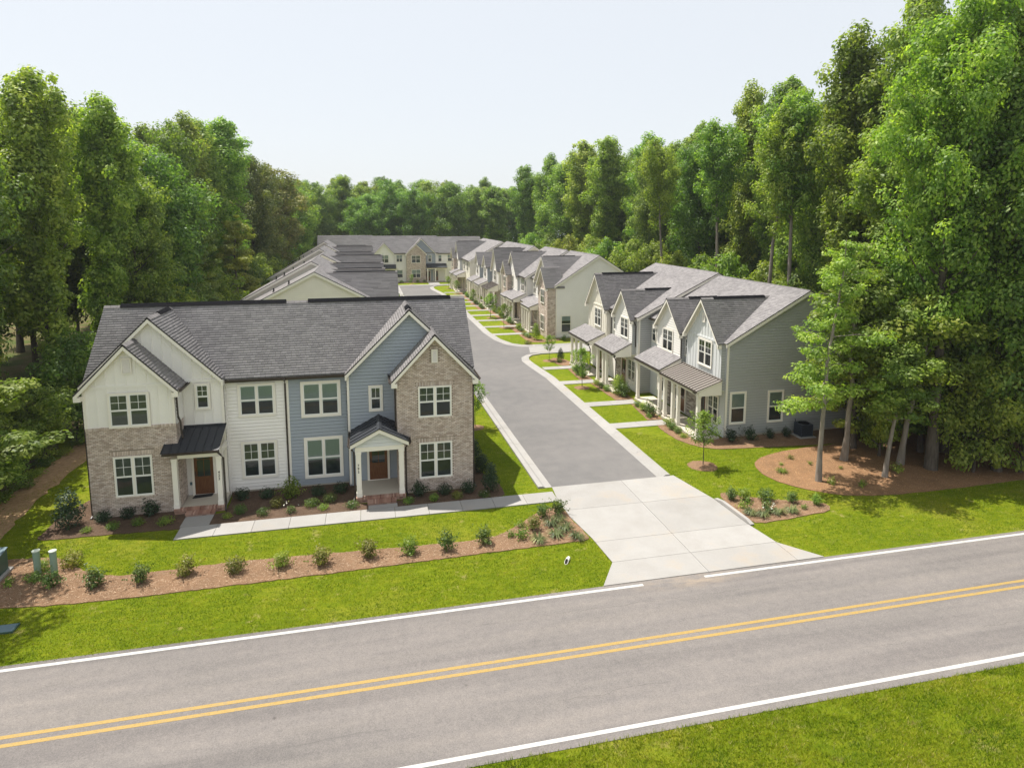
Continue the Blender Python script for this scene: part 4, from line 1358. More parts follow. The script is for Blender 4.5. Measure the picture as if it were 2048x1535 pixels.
# building across the far end of the side road
row_building('row_townhouse', 'townhouse row closing the far end of the road with white and brick gables', (0, 136), 0.0, [
    dict(x0=-10.0, x1=1.0, y=.6, depth=10, ridge_y=5.0, ridge_z=9.7, wall='lap:white', ends=(-1,), eave=6.05, wins=((0, -2.0, 4.2, 1.4, 1.4, 2),)),
    dict(x0=1.0, x1=14.4, y=0, depth=10, ridge_y=4.6, ridge_z=9.55, wall='lap:white', eave=6.1, rakes=(-1, 1),
         bays=[dict(u=3.25, hw=1.95, n=.5, eave=6.15, apex=8.3, lower='lap:lightgrey', upper='batten:white', zs=3.3, base=3.2, wins=((3.25, 4.2, 1.6, 1.45, 2),), side_r=('lap:lightgrey', 'lap:lightgrey')),
               dict(u=10.95, hw=2.95, n=.1, eave=6.15, apex=9.15, lower='lap:bluegrey', upper='lap:bluegrey', zs=3.0, base=0, wins=()),
               dict(u=9.8, hw=2.0, n=.75, eave=6.15, apex=8.05, lower='brick', upper='brick', zs=2.0, base=0, side_r=('brick', 'brick'), side_l=('brick', 'brick'), wins=((9.75, 4.1, 1.7, 1.45, 2), (9.75, 1.0, 1.7, 1.6, 2)), deep=False)],
         wins=((0, 1.7, 4.4, .7, 1.2, 1), (0.02, 6.35, 4.3, 1.1, 1.35, 2), (.02, 3.4, 1.0, 2.2, 1.65, 2), (.02, 6.4, 1.0, 1.1, 1.5, 1), (.12, 12.7, 4.3, .6, 1.25, 1)),
         doors=((12.3, .14), (14.0, .04)),
         porches=[dict(roof='metal', mat='dark_metal', u0=1.2, u1=5.6, nw=.54, ne=1.9, zw=3.7, ze=3.05, posts=(1.5, 5.3)),
                  dict(roof='metal', mat='dark_metal', u0=11.85, u1=16.2, nw=.14, ne=1.9, zw=3.75, ze=3.1, posts=(12.1, 13.7, 15.9))]),
    dict(x0=14.4, x1=24.0, y=-.1, depth=10, ridge_y=4.6, ridge_z=9.35, wall='lap:white', ends=(1,), eave=6.0, wins=((0, 14.85, 4.3, .6, 1.25, 1), (0, 17.0, 4.3, .9, 1.3, 1), (0, 19.6, 4.3, 1.3, 1.4, 2), (0, 19.6, 1.0, 1.3, 1.5, 2)))], seed=700)
# ------------------------------------------------------------------ ground, roads, walks
HAZE = .00025
def sheet(name, poly, z, mat, thick=None, kind='structure', parent=None, label=None):
    m = MB()
    if thick:
        m.hull([(x, y, z) for x, y in poly], [(x, y, z - thick) for x, y in poly])
    else:
        m.poly([(x, y, z) for x, y in poly])
    o = m.obj(name, mat, parent)
    if kind: o['kind'] = kind
    if label: o['label'] = label
    return o
def smooth_poly(pts, it=2):
    for _ in range(it):
        q = []
        for i in range(len(pts)):
            a, b = pts[i], pts[(i + 1) % len(pts)]
            q += [(a[0] * .75 + b[0] * .25, a[1] * .75 + b[1] * .25), (a[0] * .25 + b[0] * .75, a[1] * .25 + b[1] * .75)]
        pts = q
    return pts
def rough_edge(pts, amp=.06, step=.25, seed=0):
    rng = random.Random(seed)
    out = []
    for i in range(len(pts)):
        a, b = Vector(pts[i]), Vector(pts[(i + 1) % len(pts)])
        n = max(1, int((b - a).length / step))
        for k in range(n):
            p = a.lerp(b, k / n)
            out.append((p.x + rng.uniform(-amp, amp), p.y + rng.uniform(-amp, amp)))
    return out

sheet('ground', [(-128, -28), (138, -28), (138, 228), (-128, 228)], 0, 'grass')
sheet('woodland_floor', rough_edge([(-17.6, 24), (-17.3, 30), (-18.2, 42), (-17, 60), (-15.5, 90), (-15, 150), (-90, 200), (-90, 24)], .4, 1.5, 1), .004, 'litter')
sheet('woodland_floor', rough_edge([(33.5, 33), (35, 40), (35, 150), (-20, 152), (-20, 220), (120, 220), (120, 30), (40, 27)], .4, 1.5, 2), .004, 'litter')
sheet('bare_soil_strip', rough_edge([(-15.1, 25.5), (-15.9, 33), (-15.8, 41), (-15.2, 52), (-16.5, 52), (-17.4, 41), (-17.4, 33), (-17.2, 25.5)], .16, .5, 3), .008, 'dirt')

# summer haze: one closed box of thin pale air round the camera and everything built
hz = MB()
hz.box(-130, 140, -30, 230, -1.0, 40.0)
hm = NT('haze_air')
hm.n.remove(hm.b)
pv = hm.new('ShaderNodeVolumePrincipled')
pv.inputs['Color'].default_value = (.93, .96, 1.0, 1)
pv.inputs['Density'].default_value = HAZE
pv.inputs['Anisotropy'].default_value = .3
hm.link(pv.outputs[0], hm.out.inputs['Volume'])
hzo = hz.obj('haze', hm.m)
hzo['kind'] = 'stuff'

# main road with its painted lines
road = sheet('main_road', [(-125, 14.1), (135, 14.1), (135, 20.78), (-125, 20.78)], .012, 'asphalt')
def line(name, x0, x1, y0, y1, mat):
    MB().box(x0, x1, y0, y1, .0125, .0165).obj(name, mat, road)
line('edge_line', -125, 9.6, 20.48, 20.61, 'line_white')
line('edge_line', 12.1, 135, 20.48, 20.61, 'line_white')
line('edge_line', -125, 135, 14.35, 14.48, 'line_white')
line('centre_line', -125, 135, 17.62, 17.75, 'line_yellow')
line('centre_line', -125, 135, 17.31, 17.44, 'line_yellow')

# concrete driveway apron in slabs with open joints
APRON = [(8.14, 20.784), (17.5, 20.784), (16.35, 22.2), (16.08, 24.0), (15.97, 26.5), (15.37, 29.6), (8.72, 29.58), (8.57, 28.12), (8.62, 26.26), (8.93, 24.18), (9.06, 22.24)]
apron = sheet('driveway', APRON, .016, 'groove')
for (x0, x1) in ((0, 12.42), (12.42, 16.3), (16.3, 30)):
    for (y0, y1) in ((20, 22.24), (22.24, 23.88), (23.88, 26.96), (26.96, 30)):
        g = .008
        c = clip(clip(clip(clip(APRON, -1, 0, -(x0 + g)), 1, 0, x1 - g), 0, -1, -(y0 + g)), 0, 1, y1 - g)
        if x0 == 12.42 and y0 > 22: c = clip(clip(clip(APRON, -1, 0, -(12.42 + g)), 0, -1, -(y0 + g)), 0, 1, y1 - g)
        if x0 == 16.3 and y0 > 22: continue
        if len(c) >= 3 and area(c) > .05:
            sheet('concrete_slab', c, .034, 'concrete', .017, None, apron)

# side road
LK = [(8.72, 29.6), (8.60, 36), (8.45, 45), (8.2, 57), (7.4, 72), (6.4, 90), (5.9, 104), (5.85, 127.6)]
RK1 = [(14.45, 29.6), (14.42, 40), (14.4, 51), (14.0, 56), (13.95, 57.8), (14.25, 59.2), (15.0, 60.3), (16.4, 60.95), (19, 61.1), (40, 61.1)]
RK2 = [(40, 64.0), (17, 64.0), (15.4, 64.3), (14.2, 65.6), (13.4, 68.4), (13.02, 73), (12.95, 88), (12.96, 104), (12.3, 113), (11.4, 120.5), (11.5, 124.3), (12.6, 126.6), (15, 127.6)]
side = sheet('side_road', LK[::-1] + RK1[:] + RK2[:] , .010, 'asphalt_side')
sheet('side_alley', [(15.6, 61.1), (40, 61.1), (40, 64.0), (16.2, 64.0)], .020, 'concrete', .015)
def offset_line(pts, d):
    out = []
    for i, p in enumerate(pts):
        a = Vector(pts[max(0, i - 1)]); b = Vector(pts[min(len(pts) - 1, i + 1)])
        t = (b - a).normalized()
        out.append((p[0] - t.y * d, p[1] + t.x * d))
    return out
def densify(pts, step):
    out = []
    for a, b in zip(pts[:-1], pts[1:]):
        a, b = Vector(a), Vector(b)
        n = max(1, int((b - a).length / step))
        for k in range(n):
            p = a.lerp(b, k / n)
            out.append((p.x, p.y))
    out.append(tuple(pts[-1]))
    return out
def kerb(name, pts, width, top=.10, gut=.34, seg=3.0):
    """rolled concrete kerb: flat gutter pan on the road side then a raised lip; one piece per pour joint"""
    root = empty(name, (pts[0][0], pts[0][1], 0))
    root['kind'] = 'structure'
    o = Vector((pts[0][0], pts[0][1]))
    d = densify(pts, seg)
    prof = [(0, .018), (gut, .022), (gut + .12, top), (width, top), (width, 0), (0, 0)]
    sg = 1 if width > 0 else -1
    w = abs(width)
    prof = [(0, .018), (gut, .022), (gut + .14, top), (w, top), (w, 0), (0, 0)]
    loops = []
    offs = [offset_line(d, q * sg) for q, z in prof]
    for k in range(len(d) - 1):
        A, B = [], []
        for j, (q, z) in enumerate(prof):
            a, b = Vector(offs[j][k]), Vector(offs[j][k + 1])
            g = (b - a).normalized() * .006 if (b - a).length > .05 else Vector((0, 0))
            a2, b2 = a + g - o, b - g - o
            A.append((a2.x, a2.y, z)); B.append((b2.x, b2.y, z))
        MB().hull(A, B).obj('kerb_piece', 'concrete', root)
    return root
kerb('kerb', RK1[:-1] + [(24, 61.1)], -.72)
kerb('kerb', [(24, 64.0)] + RK2[1:], -.72)
kerb('kerb', LK, .72)
kerb('kerb', [(4.0, 128.3), (24, 128.4)], .6)
sheet('turning_area', [(4.0, 126.0), (11.6, 124.5), (12.4, 126.5), (24, 127.5), (24, 128.35), (4.0, 128.28)], .011, 'asphalt_side')
# raised kerb on the right of the apron
m = MB()
m.hull([(15.99, 26.55, .02), (16.17, 26.56, .02), (16.17, 26.56, .06), (15.99, 26.55, .05)], [(16.02, 26.0, .02), (16.20, 26.0, .02), (16.20, 26.0, .16), (16.04, 26.0, .16)])
m.hull([(16.02, 26.0, .02), (16.20, 26.0, .02), (16.20, 26.0, .16), (16.04, 26.0, .16)], [(16.10, 24.1, .02), (16.28, 24.1, .02), (16.28, 24.1, .16), (16.12, 24.1, .16)])
m.hull([(16.10, 24.1, .02), (16.28, 24.1, .02), (16.28, 24.1, .16), (16.12, 24.1, .16)], [(16.13, 23.78, .02), (16.33, 23.78, .02), (16.33, 23.78, .07), (16.13, 23.78, .07)])
o = m.obj('kerb', 'concrete'); o['kind'] = 'structure'

def walk(name, x0, x1, y0, y1, slab, along='x', z=.045, shear=0.0):
    root = empty(name, (x0, y0, 0))
    root['kind'] = 'structure'
    L = (x1 - x0) if along == 'x' else (y1 - y0)
    n = max(1, round(L / slab))
    for k in range(n):
        g = .008
        m = MB()
        if along == 'x':
            a, b = L * k / n + g, L * (k + 1) / n - g
            w = y1 - y0
            q = [(a, shear * a / L), (b, shear * b / L), (b, w + shear * b / L), (a, w + shear * a / L)]
        else:
            a, b = L * k / n + g, L * (k + 1) / n - g
            w = x1 - x0
            q = [(0, a), (w, a), (w, b), (0, b)]
        m.hull([(x, y, z) for x, y in q], [(x, y, 0.005) for x, y in q])
        m.obj('concrete_slab', 'concrete', root)
    return root
walk('front_walk', -8.36, 8.58, 27.96, 29.04, 1.52)
walk('door_path', -8.40, -7.2, 29.06, 30.08, 1.1, 'y')
walk('door_path', -.32, 1.02, 29.06, 29.45, .5, 'y')
B_WALKS = (37.35, 42.3, 48.6, 53.8)
for wy in B_WALKS:
    walk('house_walk', 15.08, 18.95 if wy < 44 else 18.1, wy, wy + 1.0, 2.0, z=.04)
C_WALKS = (71.3, 76.6, 81.6, 86.2, 91.0, 95.8, 100.4, 105.0, 109.6, 114.2)
for wy in C_WALKS:
    walk('house_walk', 13.68 if wy < 108 else 13.2, 18.1 if wy < 96 else 16.9, wy, wy + 1.0, 2.2, z=.04)
walk('house_walk', 12.0, 14.2, 128.95, 133.8, 2.0, 'y', z=.04)

# planting beds, mounded a little, and loose strands lying on them
BEDS = {}
def bed(name, pts, mat, strand=None, density=0, z=.03, smooth=2, seed=0, edge=.03):
    p = rough_edge(smooth_poly(pts, smooth) if smooth else pts, edge, .22, seed)
    o = sheet(name, p, z, mat, z + .0)
    BEDS[name + str(len(BEDS))] = p
    if strand and density:
        rng = np.random.default_rng(seed)
        P = np.array(p)
        lo, hi = P.min(0), P.max(0)
        n = int((hi - lo).prod() * density)
        q = rng.uniform(lo, hi, (n, 2))
        q = q[inside_pts(q, p)]
        n = len(q)
        a = rng.uniform(0, math.pi, n)
        L = rng.uniform(.04, .13, n)
        w = rng.uniform(.005, .012, n)
        t = np.stack([np.cos(a), np.sin(a), rng.uniform(-.25, .25, n)], 1)
        s = np.stack([-np.sin(a), np.cos(a), np.zeros(n)], 1)
        c = np.concatenate([q, (z + rng.uniform(.004, .03, n))[:, None]], 1)
        V = np.stack([c - t * L[:, None] / 2 - s * w[:, None] / 2, c + t * L[:, None] / 2 - s * w[:, None] / 2,
                      c + t * L[:, None] / 2 + s * w[:, None] / 2, c - t * L[:, None] / 2 + s * w[:, None] / 2], 1).reshape(-1, 3)
        me = np_mesh('mulch_strands', V, np.arange(n * 4).reshape(-1, 4), M[strand])
        s_ = link_mesh('mulch_strands', me, o)
        s_['kind'] = 'stuff'
    return o
ROADBED = [(-16.5, 27.9), (-13.4, 27.6), (-12.4, 27.5), (-11.4, 26.4), (-10.0, 25.45), (-8.5, 25.45), (-5.8, 25.55), (-2.6, 25.45), (.9, 25.25), (4.6, 25.1), (5.9, 25.85), (7.4, 27.15), (8.2, 27.45), (8.52, 27.3), (8.6, 26.2), (8.85, 24.3), (8.6, 24.1),
           (6.8, 24.1), (2.9, 24.0), (-2.8, 23.85), (-8.0, 23.8), (-11.0, 23.85), (-13.5, 24.2), (-17, 24.3)]
bed('mulch_bed', ROADBED, 'mulch', 'needle', 170, .03, 1, 1)
FB1 = [(-14.0, 29.25), (-13.4, 29.1), (-11.0, 29.08), (-8.35, 28.95), (-8.35, 30.3), (-8.9, 30.9), (-12.3, 31.2), (-12.6, 33.0), (-13.4, 33.0), (-14.0, 31.2)]
bed('mulch_bed', FB1, 'mulch_dark', 'needle_dark', 120, .03, 0, 2)
bed('mulch_bed', [(-7.25, 29.03), (-.28, 29.03), (-.28, 29.6), (-.9, 29.9), (-.9, 32.0), (-1.3, 32.45), (-6.9, 32.45), (-6.75, 31.8), (-6.75, 30.2), (-7.25, 30.1)], 'mulch_dark', 'needle_dark', 120, .03, 0, 3)
bed('mulch_bed', [(.98, 29.03), (5.6, 29.0), (6.25, 29.3), (6.2, 30.5), (5.5, 32.5), (5.3, 36), (4.85, 36), (4.85, 30.4), (1.5, 30.4), (1.5, 29.8), (.98, 29.7)], 'mulch_dark', 'needle_dark', 120, .03, 0, 4)
RB = [(16.35, 26.6), (16.7, 27.2), (17.6, 26.5), (18.85, 25.8), (20.4, 25.4), (21.0, 24.8), (20.5, 24.2), (19.2, 24.1), (18.1, 23.95), (16.6, 23.85), (16.35, 24.2)]
bed('mulch_bed', RB, 'mulch', 'needle', 150, .03, 1, 5)
STRAW = [(20.0, 29.0), (20.6, 30.4), (22.3, 31.3), (24.7, 31.7), (27.8, 31.8), (29.5, 34.5), (33, 38), (44, 40), (52, 34), (52, 25), (40, 25.0), (33.0, 25.2), (28.3, 25.0), (23.6, 25.1), (21.5, 26.0), (20.3, 27.5)]
bed('pine_straw_bed', STRAW, 'straw', 'needle_straw', 90, .03, 2, 6)
BB1 = [(18.25, 38.3), (18.0, 36.0), (18.2, 34.2), (19.2, 32.7), (21, 32.4), (25.9, 32.0), (28.6, 31.9), (33, 33.5), (33, 34.25), (20.9, 34.25), (20.4, 34.25), (19.1, 35.0), (19.1, 38.3)]
bed('mulch_bed', BB1, 'mulch', 'needle', 60, .03, 1, 7)
bed('mulch_bed', [(18.0, 38.5), (19.1, 38.5), (19.1, 42.2), (18.4, 42.2)], 'mulch', 'needle', 60, .03, 0, 8)
bed('mulch_bed', [(17.7, 43.4), (19.1, 43.4), (19.1, 45.0), (18.1, 45.2), (18.1, 48.5), (17.5, 48.5)], 'mulch', 'needle', 60, .03, 0, 9)
bed('mulch_bed', [(17.0, 49.7), (18.1, 49.7), (18.0, 53.7), (17.2, 53.7)], 'mulch', None, 0, .03, 0, 10)
bed('mulch_bed', [(16.9, 55.0), (18.0, 55.0), (18.4, 57.0), (17.4, 58.6), (16.6, 57.6)], 'mulch', None, 0, .03, 1, 11)
bed('mulch_bed', [(16.8, 66.6), (18.2, 66.0), (20.6, 66.8), (20.6, 67.6), (18.1, 67.9), (18.0, 71.2), (16.8, 71.2)], 'mulch', None, 0, .03, 0, 12)
for i, wy in enumerate(C_WALKS[:-1]):
    a, b = wy + 1.1, C_WALKS[i + 1] - .1
    xw = 18.0 if b < 92 else 16.9
    bed('mulch_bed', [(xw - 1.2, a), (xw, a), (xw, b), (xw - 1.2, b)], 'mulch', None, 0, .03, 0, 20 + i)
bed('mulch_bed', [(15.2, 64.9), (17.4, 64.85), (17.4, 65.3), (15.4, 65.4)], 'mulch', None, 0, .03, 1, 40)
bed('mulch_bed', [(4.6, 133.3), (11.9, 133.3), (11.9, 134.9), (4.6, 135)], 'mulch', None, 0, .03, 0, 41)

# ------------------------------------------------------------------ grass blades over the nearer lawns (nobody could count them)
def in_any(P, polys):
    r = np.zeros(len(P), bool)
    for q in polys: r |= inside_pts(P, q)
    return r
def grass_patch(area_poly, density, seed, h=(.025, .055), w=(.008, .014), name='grass'):
    rng = np.random.default_rng(seed)
    A = np.array(area_poly)
    lo, hi = A.min(0), A.max(0)
    n = int((hi - lo).prod() * density)
    q = rng.uniform(lo, hi, (n, 2))
    q = q[inside_pts(q, area_poly)]
    block = list(BEDS.values()) + [APRON, [(-12.4, 30.9), (4.8, 30.5), (4.8, 40), (-12.4, 40)], [(-8.4, 27.9), (8.6, 27.9), (8.6, 29.1), (-8.4, 29.1)],
                                   [(20.9, 34.2), (33, 34.2), (33, 60), (20, 60)]]
    q = q[~in_any(q, block)]
    # thin the lawn where the soil shows
    f = np.sin(q[:, 0] * 1.7 + 2 * np.sin(q[:, 1] * .9)) * np.sin(q[:, 1] * 2.3 + 1.5 * np.sin(q[:, 0] * .6))
    q = q[rng.random(len(q)) < np.clip(.95 - .5 * (f > .72), 0, 1)]
    n = len(q)
    a = rng.uniform(0, 2 * math.pi, n)
    hh = rng.uniform(h[0], h[1], n) * (1 + .35 * f[:n] if len(f) == n else 1)
    ww = rng.uniform(w[0], w[1], n)
    lean = rng.uniform(.2, 1.0, n) * hh
    b = rng.uniform(0, 2 * math.pi, n)
    base = np.concatenate([q, np.full((n, 1), .0)], 1)
    s = np.stack([np.cos(a), np.sin(a), np.zeros(n)], 1) * ww[:, None]
    tip = base + np.stack([np.cos(b) * lean, np.sin(b) * lean, hh], 1)
    V = np.stack([base - s, base + s, tip], 1).reshape(-1, 3)
    me = np_mesh(name, V, np.arange(n * 3).reshape(-1, 3), M['grass_blade'])
    o = link_mesh(name, me)
    tag(o, kind='stuff')
    return o
grass_patch([(2.0, 10.2), (23, 10.2), (23, 14.12), (2.0, 14.12)], 1100, 1, (.05, .11), (.006, .012))
grass_patch([(-16, 20.72), (8.1, 20.72), (9.2, 22.3), (8.95, 24.4), (-16, 24.4)], 650, 2)
grass_patch([(-15.5, 24), (8.4, 24), (8.4, 28.0), (-15.5, 28.0)], 480, 3)
grass_patch([(15.3, 20.9), (46, 20.9), (46, 30), (20, 33), (15.3, 37.2)], 420, 4)
grass_patch([(-17.0, 28), (-12.6, 28), (-12.6, 44), (-16.0, 44)], 200, 5)
grass_patch([(-14.5, 28), (-8.45, 28), (-8.45, 29.6), (-14.5, 29.6)], 400, 8)
grass_patch([(5.0, 29.1), (8.0, 29.1), (7.8, 45), (5.0, 45)], 230, 6)
grass_patch([(15.1, 38.5), (18, 38.5), (18, 42.2), (15.1, 42.2)], 140, 7)
# ------------------------------------------------------------------ foliage
def leaves(P, Nrm, size, rng, aspect=.62):
    n = len(P)
    r = rng.normal(size=(n, 3))
    Nrm = Nrm / (np.linalg.norm(Nrm, axis=1, keepdims=True) + 1e-9)
    t = np.cross(Nrm, r)
    t /= (np.linalg.norm(t, axis=1, keepdims=True) + 1e-9)
    b = np.cross(Nrm, t)
    s = (size * rng.uniform(.65, 1.3, n))[:, None]
    return np.stack([P - t * s * .5, P + b * s * aspect * .5 + t * s * .08, P + t * s * .5, P - b * s * aspect * .5 + t * s * .08], 1).reshape(-1, 3)

def sph(rng, n):
    v = rng.normal(size=(n, 3))
    return v / np.linalg.norm(v, axis=1, keepdims=True)

def tube_np(V, F, pts, rads, k=6):
    base = sum(len(v) for v in V)
    pts = np.array(pts, float)
    ring = []
    for a in range(len(pts)):
        d = pts[min(a + 1, len(pts) - 1)] - pts[max(a - 1, 0)]
        d /= np.linalg.norm(d) + 1e-9
        e1 = np.cross(d, [.31, .93, .2]); e1 /= np.linalg.norm(e1) + 1e-9
        e2 = np.cross(d, e1)
        th = np.arange(k) * 2 * math.pi / k
        ring.append(pts[a] + rads[a] * (np.cos(th)[:, None] * e1 + np.sin(th)[:, None] * e2))
    V.append(np.concatenate(ring))
    for a in range(len(pts) - 1):
        j = np.arange(k)
        F.append(np.stack([base + a * k + j, base + a * k + (j + 1) % k, base + (a + 1) * k + (j + 1) % k, base + (a + 1) * k + j], 1))

def tree_proto(kind, seed):
    rng = np.random.default_rng(seed)
    S = dict(
        poplar=dict(h=25, r=3.7, cs=.20, nl=78, rise=48, cr=1.0, flat=1.05, n=40000, ls=.28, tr=.23, prof=lambda t: (.42 + .75 * t) if t < .45 else max(.20, 1.0 - ((t - .45) / .62) ** 2.0), up=.45),
        oak=dict(h=22, r=5.0, cs=.18, nl=74, rise=32, cr=1.25, flat=.85, n=42000, ls=.28, tr=.27, prof=lambda t: max(.12, math.sin(min(1, (t + .18) / 1.18) * math.pi) ** .62), up=.45),
        maple=dict(h=13, r=3.6, cs=.16, nl=44, rise=12, cr=.80, flat=.45, n=24000, ls=.20, tr=.17, prof=lambda t: max(.12, 1.0 - .75 * t ** 1.3) * (.75 + .25 * math.sin(t * 23)), up=.75),
        airy=dict(h=13, r=3.4, cs=.30, nl=30, rise=14, cr=.66, flat=.5, n=10500, ls=.17, tr=.14, prof=lambda t: max(.16, 1.0 - .72 * t ** 1.2) * (.7 + .3 * math.sin(t * 19)), up=.75),
        bare=dict(h=24, r=3.6, cs=.55, nl=40, rise=40, cr=.85, flat=.9, n=16000, ls=.26, tr=.26, prof=lambda t: max(.15, math.sin(min(1, (t + .2) / 1.2) * math.pi) ** .7), up=.45),
        slim=dict(h=10, r=2.2, cs=.42, nl=26, rise=25, cr=.72, flat=.6, n=9000, ls=.21, tr=.14, prof=lambda t: max(.2, math.sin(min(1, (t + .25) / 1.2) * math.pi) ** .8), up=.6),
        low=dict(h=6, r=2.6, cs=.05, nl=26, rise=22, cr=.85, flat=.75, n=11000, ls=.22, tr=.09, prof=lambda t: max(.25, math.sin(min(1, (t + .3) / 1.3) * math.pi) ** .7), up=.6),
        high=dict(h=26, r=4.6, cs=.24, nl=84, rise=36, cr=.98, flat=.85, n=54000, ls=.225, tr=.34, prof=lambda t: max(.12, math.sin(min(1, (t + .2) / 1.2) * math.pi) ** .7), up=.45),
    )[kind]
    h, r = S['h'], S['r']
    V, F = [], []
    zt = np.linspace(0, 1, 9)
    bend = np.cumsum(rng.normal(0, .012 * h, (9, 2)), 0) * (zt[:, None] ** .8)
    path = np.concatenate([bend, zt[:, None] * h * .97], 1)
    rad = S['tr'] * (1 - zt * .9) ** .8
    rad[0] *= 1.35
    tube_np(V, F, path, rad, 8)
    at = lambda t: np.array([np.interp(t, zt, path[:, i]) for i in range(3)])
    C = []
    for i in range(S['nl']):
        t = i / (S['nl'] - 1)
        z = S['cs'] + (1 - S['cs']) * (t ** .9) * .97
        az = i * 2.399 + rng.normal(0, .35)
        L = r * S['prof'](t) * rng.uniform(.66, 1.14)
        ri = R(S['rise'] * rng.uniform(.5, 1.4))
        p0 = at(z)
        d = np.array([math.cos(az) * math.cos(ri), math.sin(az) * math.cos(ri), math.sin(ri)])
        if kind in ('maple', 'airy'): bendz = -.10
        else: bendz = .08
        p1 = p0 + d * L * .55
        p2 = p0 + d * L + np.array([0, 0, bendz * L])
        rr = S['tr'] * (1 - z) * .32 + .015
        tube_np(V, F, [p0, p1, p2], [rr, rr * .65, rr * .25], 5)
        m = max(1, int(L / (S['cr'] * .95)))
        for j in range(m + 1):
            f = 1 - j / (m + .6) * .8
            if f * L < .3 and L > 1.5: continue
            c = p0 + (p2 - p0) * f + rng.normal(0, .22 * S['cr'], 3) * [1, 1, .7]
            C.append((c, S['cr'] * rng.uniform(.45, 1.2) * (.75 + .35 * S['prof'](t))))
    if kind in ('poplar', 'oak', 'high'):
        for q in range(5):          # ragged secondary leaders round the top
            a0 = rng.uniform(0, 6.28)
            rr0 = r * rng.uniform(.15, .55)
            zt0 = h * rng.uniform(.80, .97)
            p0 = at(.78)
            p2 = np.array([p0[0] + math.cos(a0) * rr0, p0[1] + math.sin(a0) * rr0, zt0])
            tube_np(V, F, [p0, (p0 + p2) / 2 + [0, 0, .2], p2], [.06, .04, .015], 5)
            for e in range(4):
                C.append((p2 - np.array([0, 0, e * S['cr'] * .8]) + rng.normal(0, .2, 3), S['cr'] * (.42 + .12 * e)))
    for q in range(4):
        C.append((at(1.0) + np.array([rng.normal(0, .25), rng.normal(0, .25), -q * S['cr'] * .8 + .3]), S['cr'] * (.45 + .14 * q)))
    if kind in ('poplar', 'oak', 'high', 'maple'):
        C = [c for c in C if rng.random() > .20]      # open gaps in the crown
    C.sort(key=lambda c: rng.random())
    tot = sum(c[1] ** 2 for c in C)
    PP, NN = [], []
    for c, cr in C:
        n = max(8, int(S['n'] * cr * cr / tot))
        u = sph(rng, n)
        rr = rng.random(n) ** (1 / 3.2)
        lump = 1 + .25 * np.sin(u[:, 0] * 5 + rng.uniform(0, 6)) * np.sin(u[:, 2] * 6 + rng.uniform(0, 6))
        P = c + u * (rr * lump)[:, None] * cr * np.array([1, 1, S['flat']])
        PP.append(P)
        NN.append(u * .95 + np.array([0, 0, S['up']]) + rng.normal(0, .34, (n, 3)))
    P, N_ = np.concatenate(PP), np.concatenate(NN)
    ok = P[:, 2] > .3
    P, N_ = P[ok], N_[ok]
    LV = leaves(P, N_, S['ls'], rng)
    trunk = np_mesh('trunk', np.concatenate(V), np.concatenate(F), M['pale_bark' if kind in ('bare', 'airy', 'slim') else 'bark'], True)
    crown = np_mesh('crown', LV, np.arange(len(LV)).reshape(-1, 4), M['leaf_poplar'])
    return dict(trunk=trunk, crown=crown, h=h, r=r, kind=kind)

PROTO = {k: [tree_proto(k, 40 + 7 * i + j) for j in range(n)] for i, (k, n) in enumerate((('poplar', 4), ('oak', 3), ('maple', 3), ('slim', 2), ('low', 3), ('high', 2), ('airy', 1), ('bare', 2)))}
def tree(kind, var, x, y, h, spread, label, group, leaf, rng, lean=(0, 0), name='tree', rz=None):
    p = PROTO[kind][var % len(PROTO[kind])]
    o = empty(name, (x, y, 0), rng.uniform(0, 6.28) if rz is None else rz)
    o.rotation_euler.x, o.rotation_euler.y = lean
    k = h / p['h']
    o.scale = (spread / p['r'], spread / p['r'], k)
    tag(o, label, 'tree', group)
    link_mesh('trunk', p['trunk'], o)
    c = link_mesh('crown', p['crown'], o)
    c.material_slots[0].link = 'OBJECT'
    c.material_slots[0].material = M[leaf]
    return o

ORD = ['first', 'second', 'third', 'fourth', 'fifth', 'sixth', 'seventh', 'eighth', 'ninth', 'tenth', 'eleventh', 'twelfth', 'thirteenth', 'fourteenth', 'fifteenth', 'sixteenth', 'seventeenth', 'eighteenth', 'nineteenth', 'twentieth',
       'twenty-first', 'twenty-second', 'twenty-third', 'twenty-fourth', 'twenty-fifth', 'twenty-sixth', 'twenty-seventh', 'twenty-eighth', 'twenty-ninth', 'thirtieth']
rt = random.Random(5)
LEAFK = dict(poplar=('tall_tree', 'leaf_poplar', 'tall narrow green'), oak=('broad_tree', 'leaf_oak', 'broad dark green'), maple=('layered_tree', 'leaf_maple', 'bright layered yellow-green'))
def edge_row(side, pts, where, group, start=0):
    for i, (kind, x, y, h, sp, leaf) in enumerate(pts):
        nm, lf, adj = LEAFK[kind]
        lf = leaf or lf
        if lf == 'leaf_brown_oak': adj = 'broad brownish olive'
        tree(kind, i + start, x, y, h * rt.uniform(.95, 1.04), sp * rt.uniform(.82, 1.12), '%s tree, %s from the main road %s' % (adj, ORD[i], where), group, lf, rt, (R(rt.uniform(-2.5, 2.5)), R(rt.uniform(-2.5, 2.5))), name=nm)
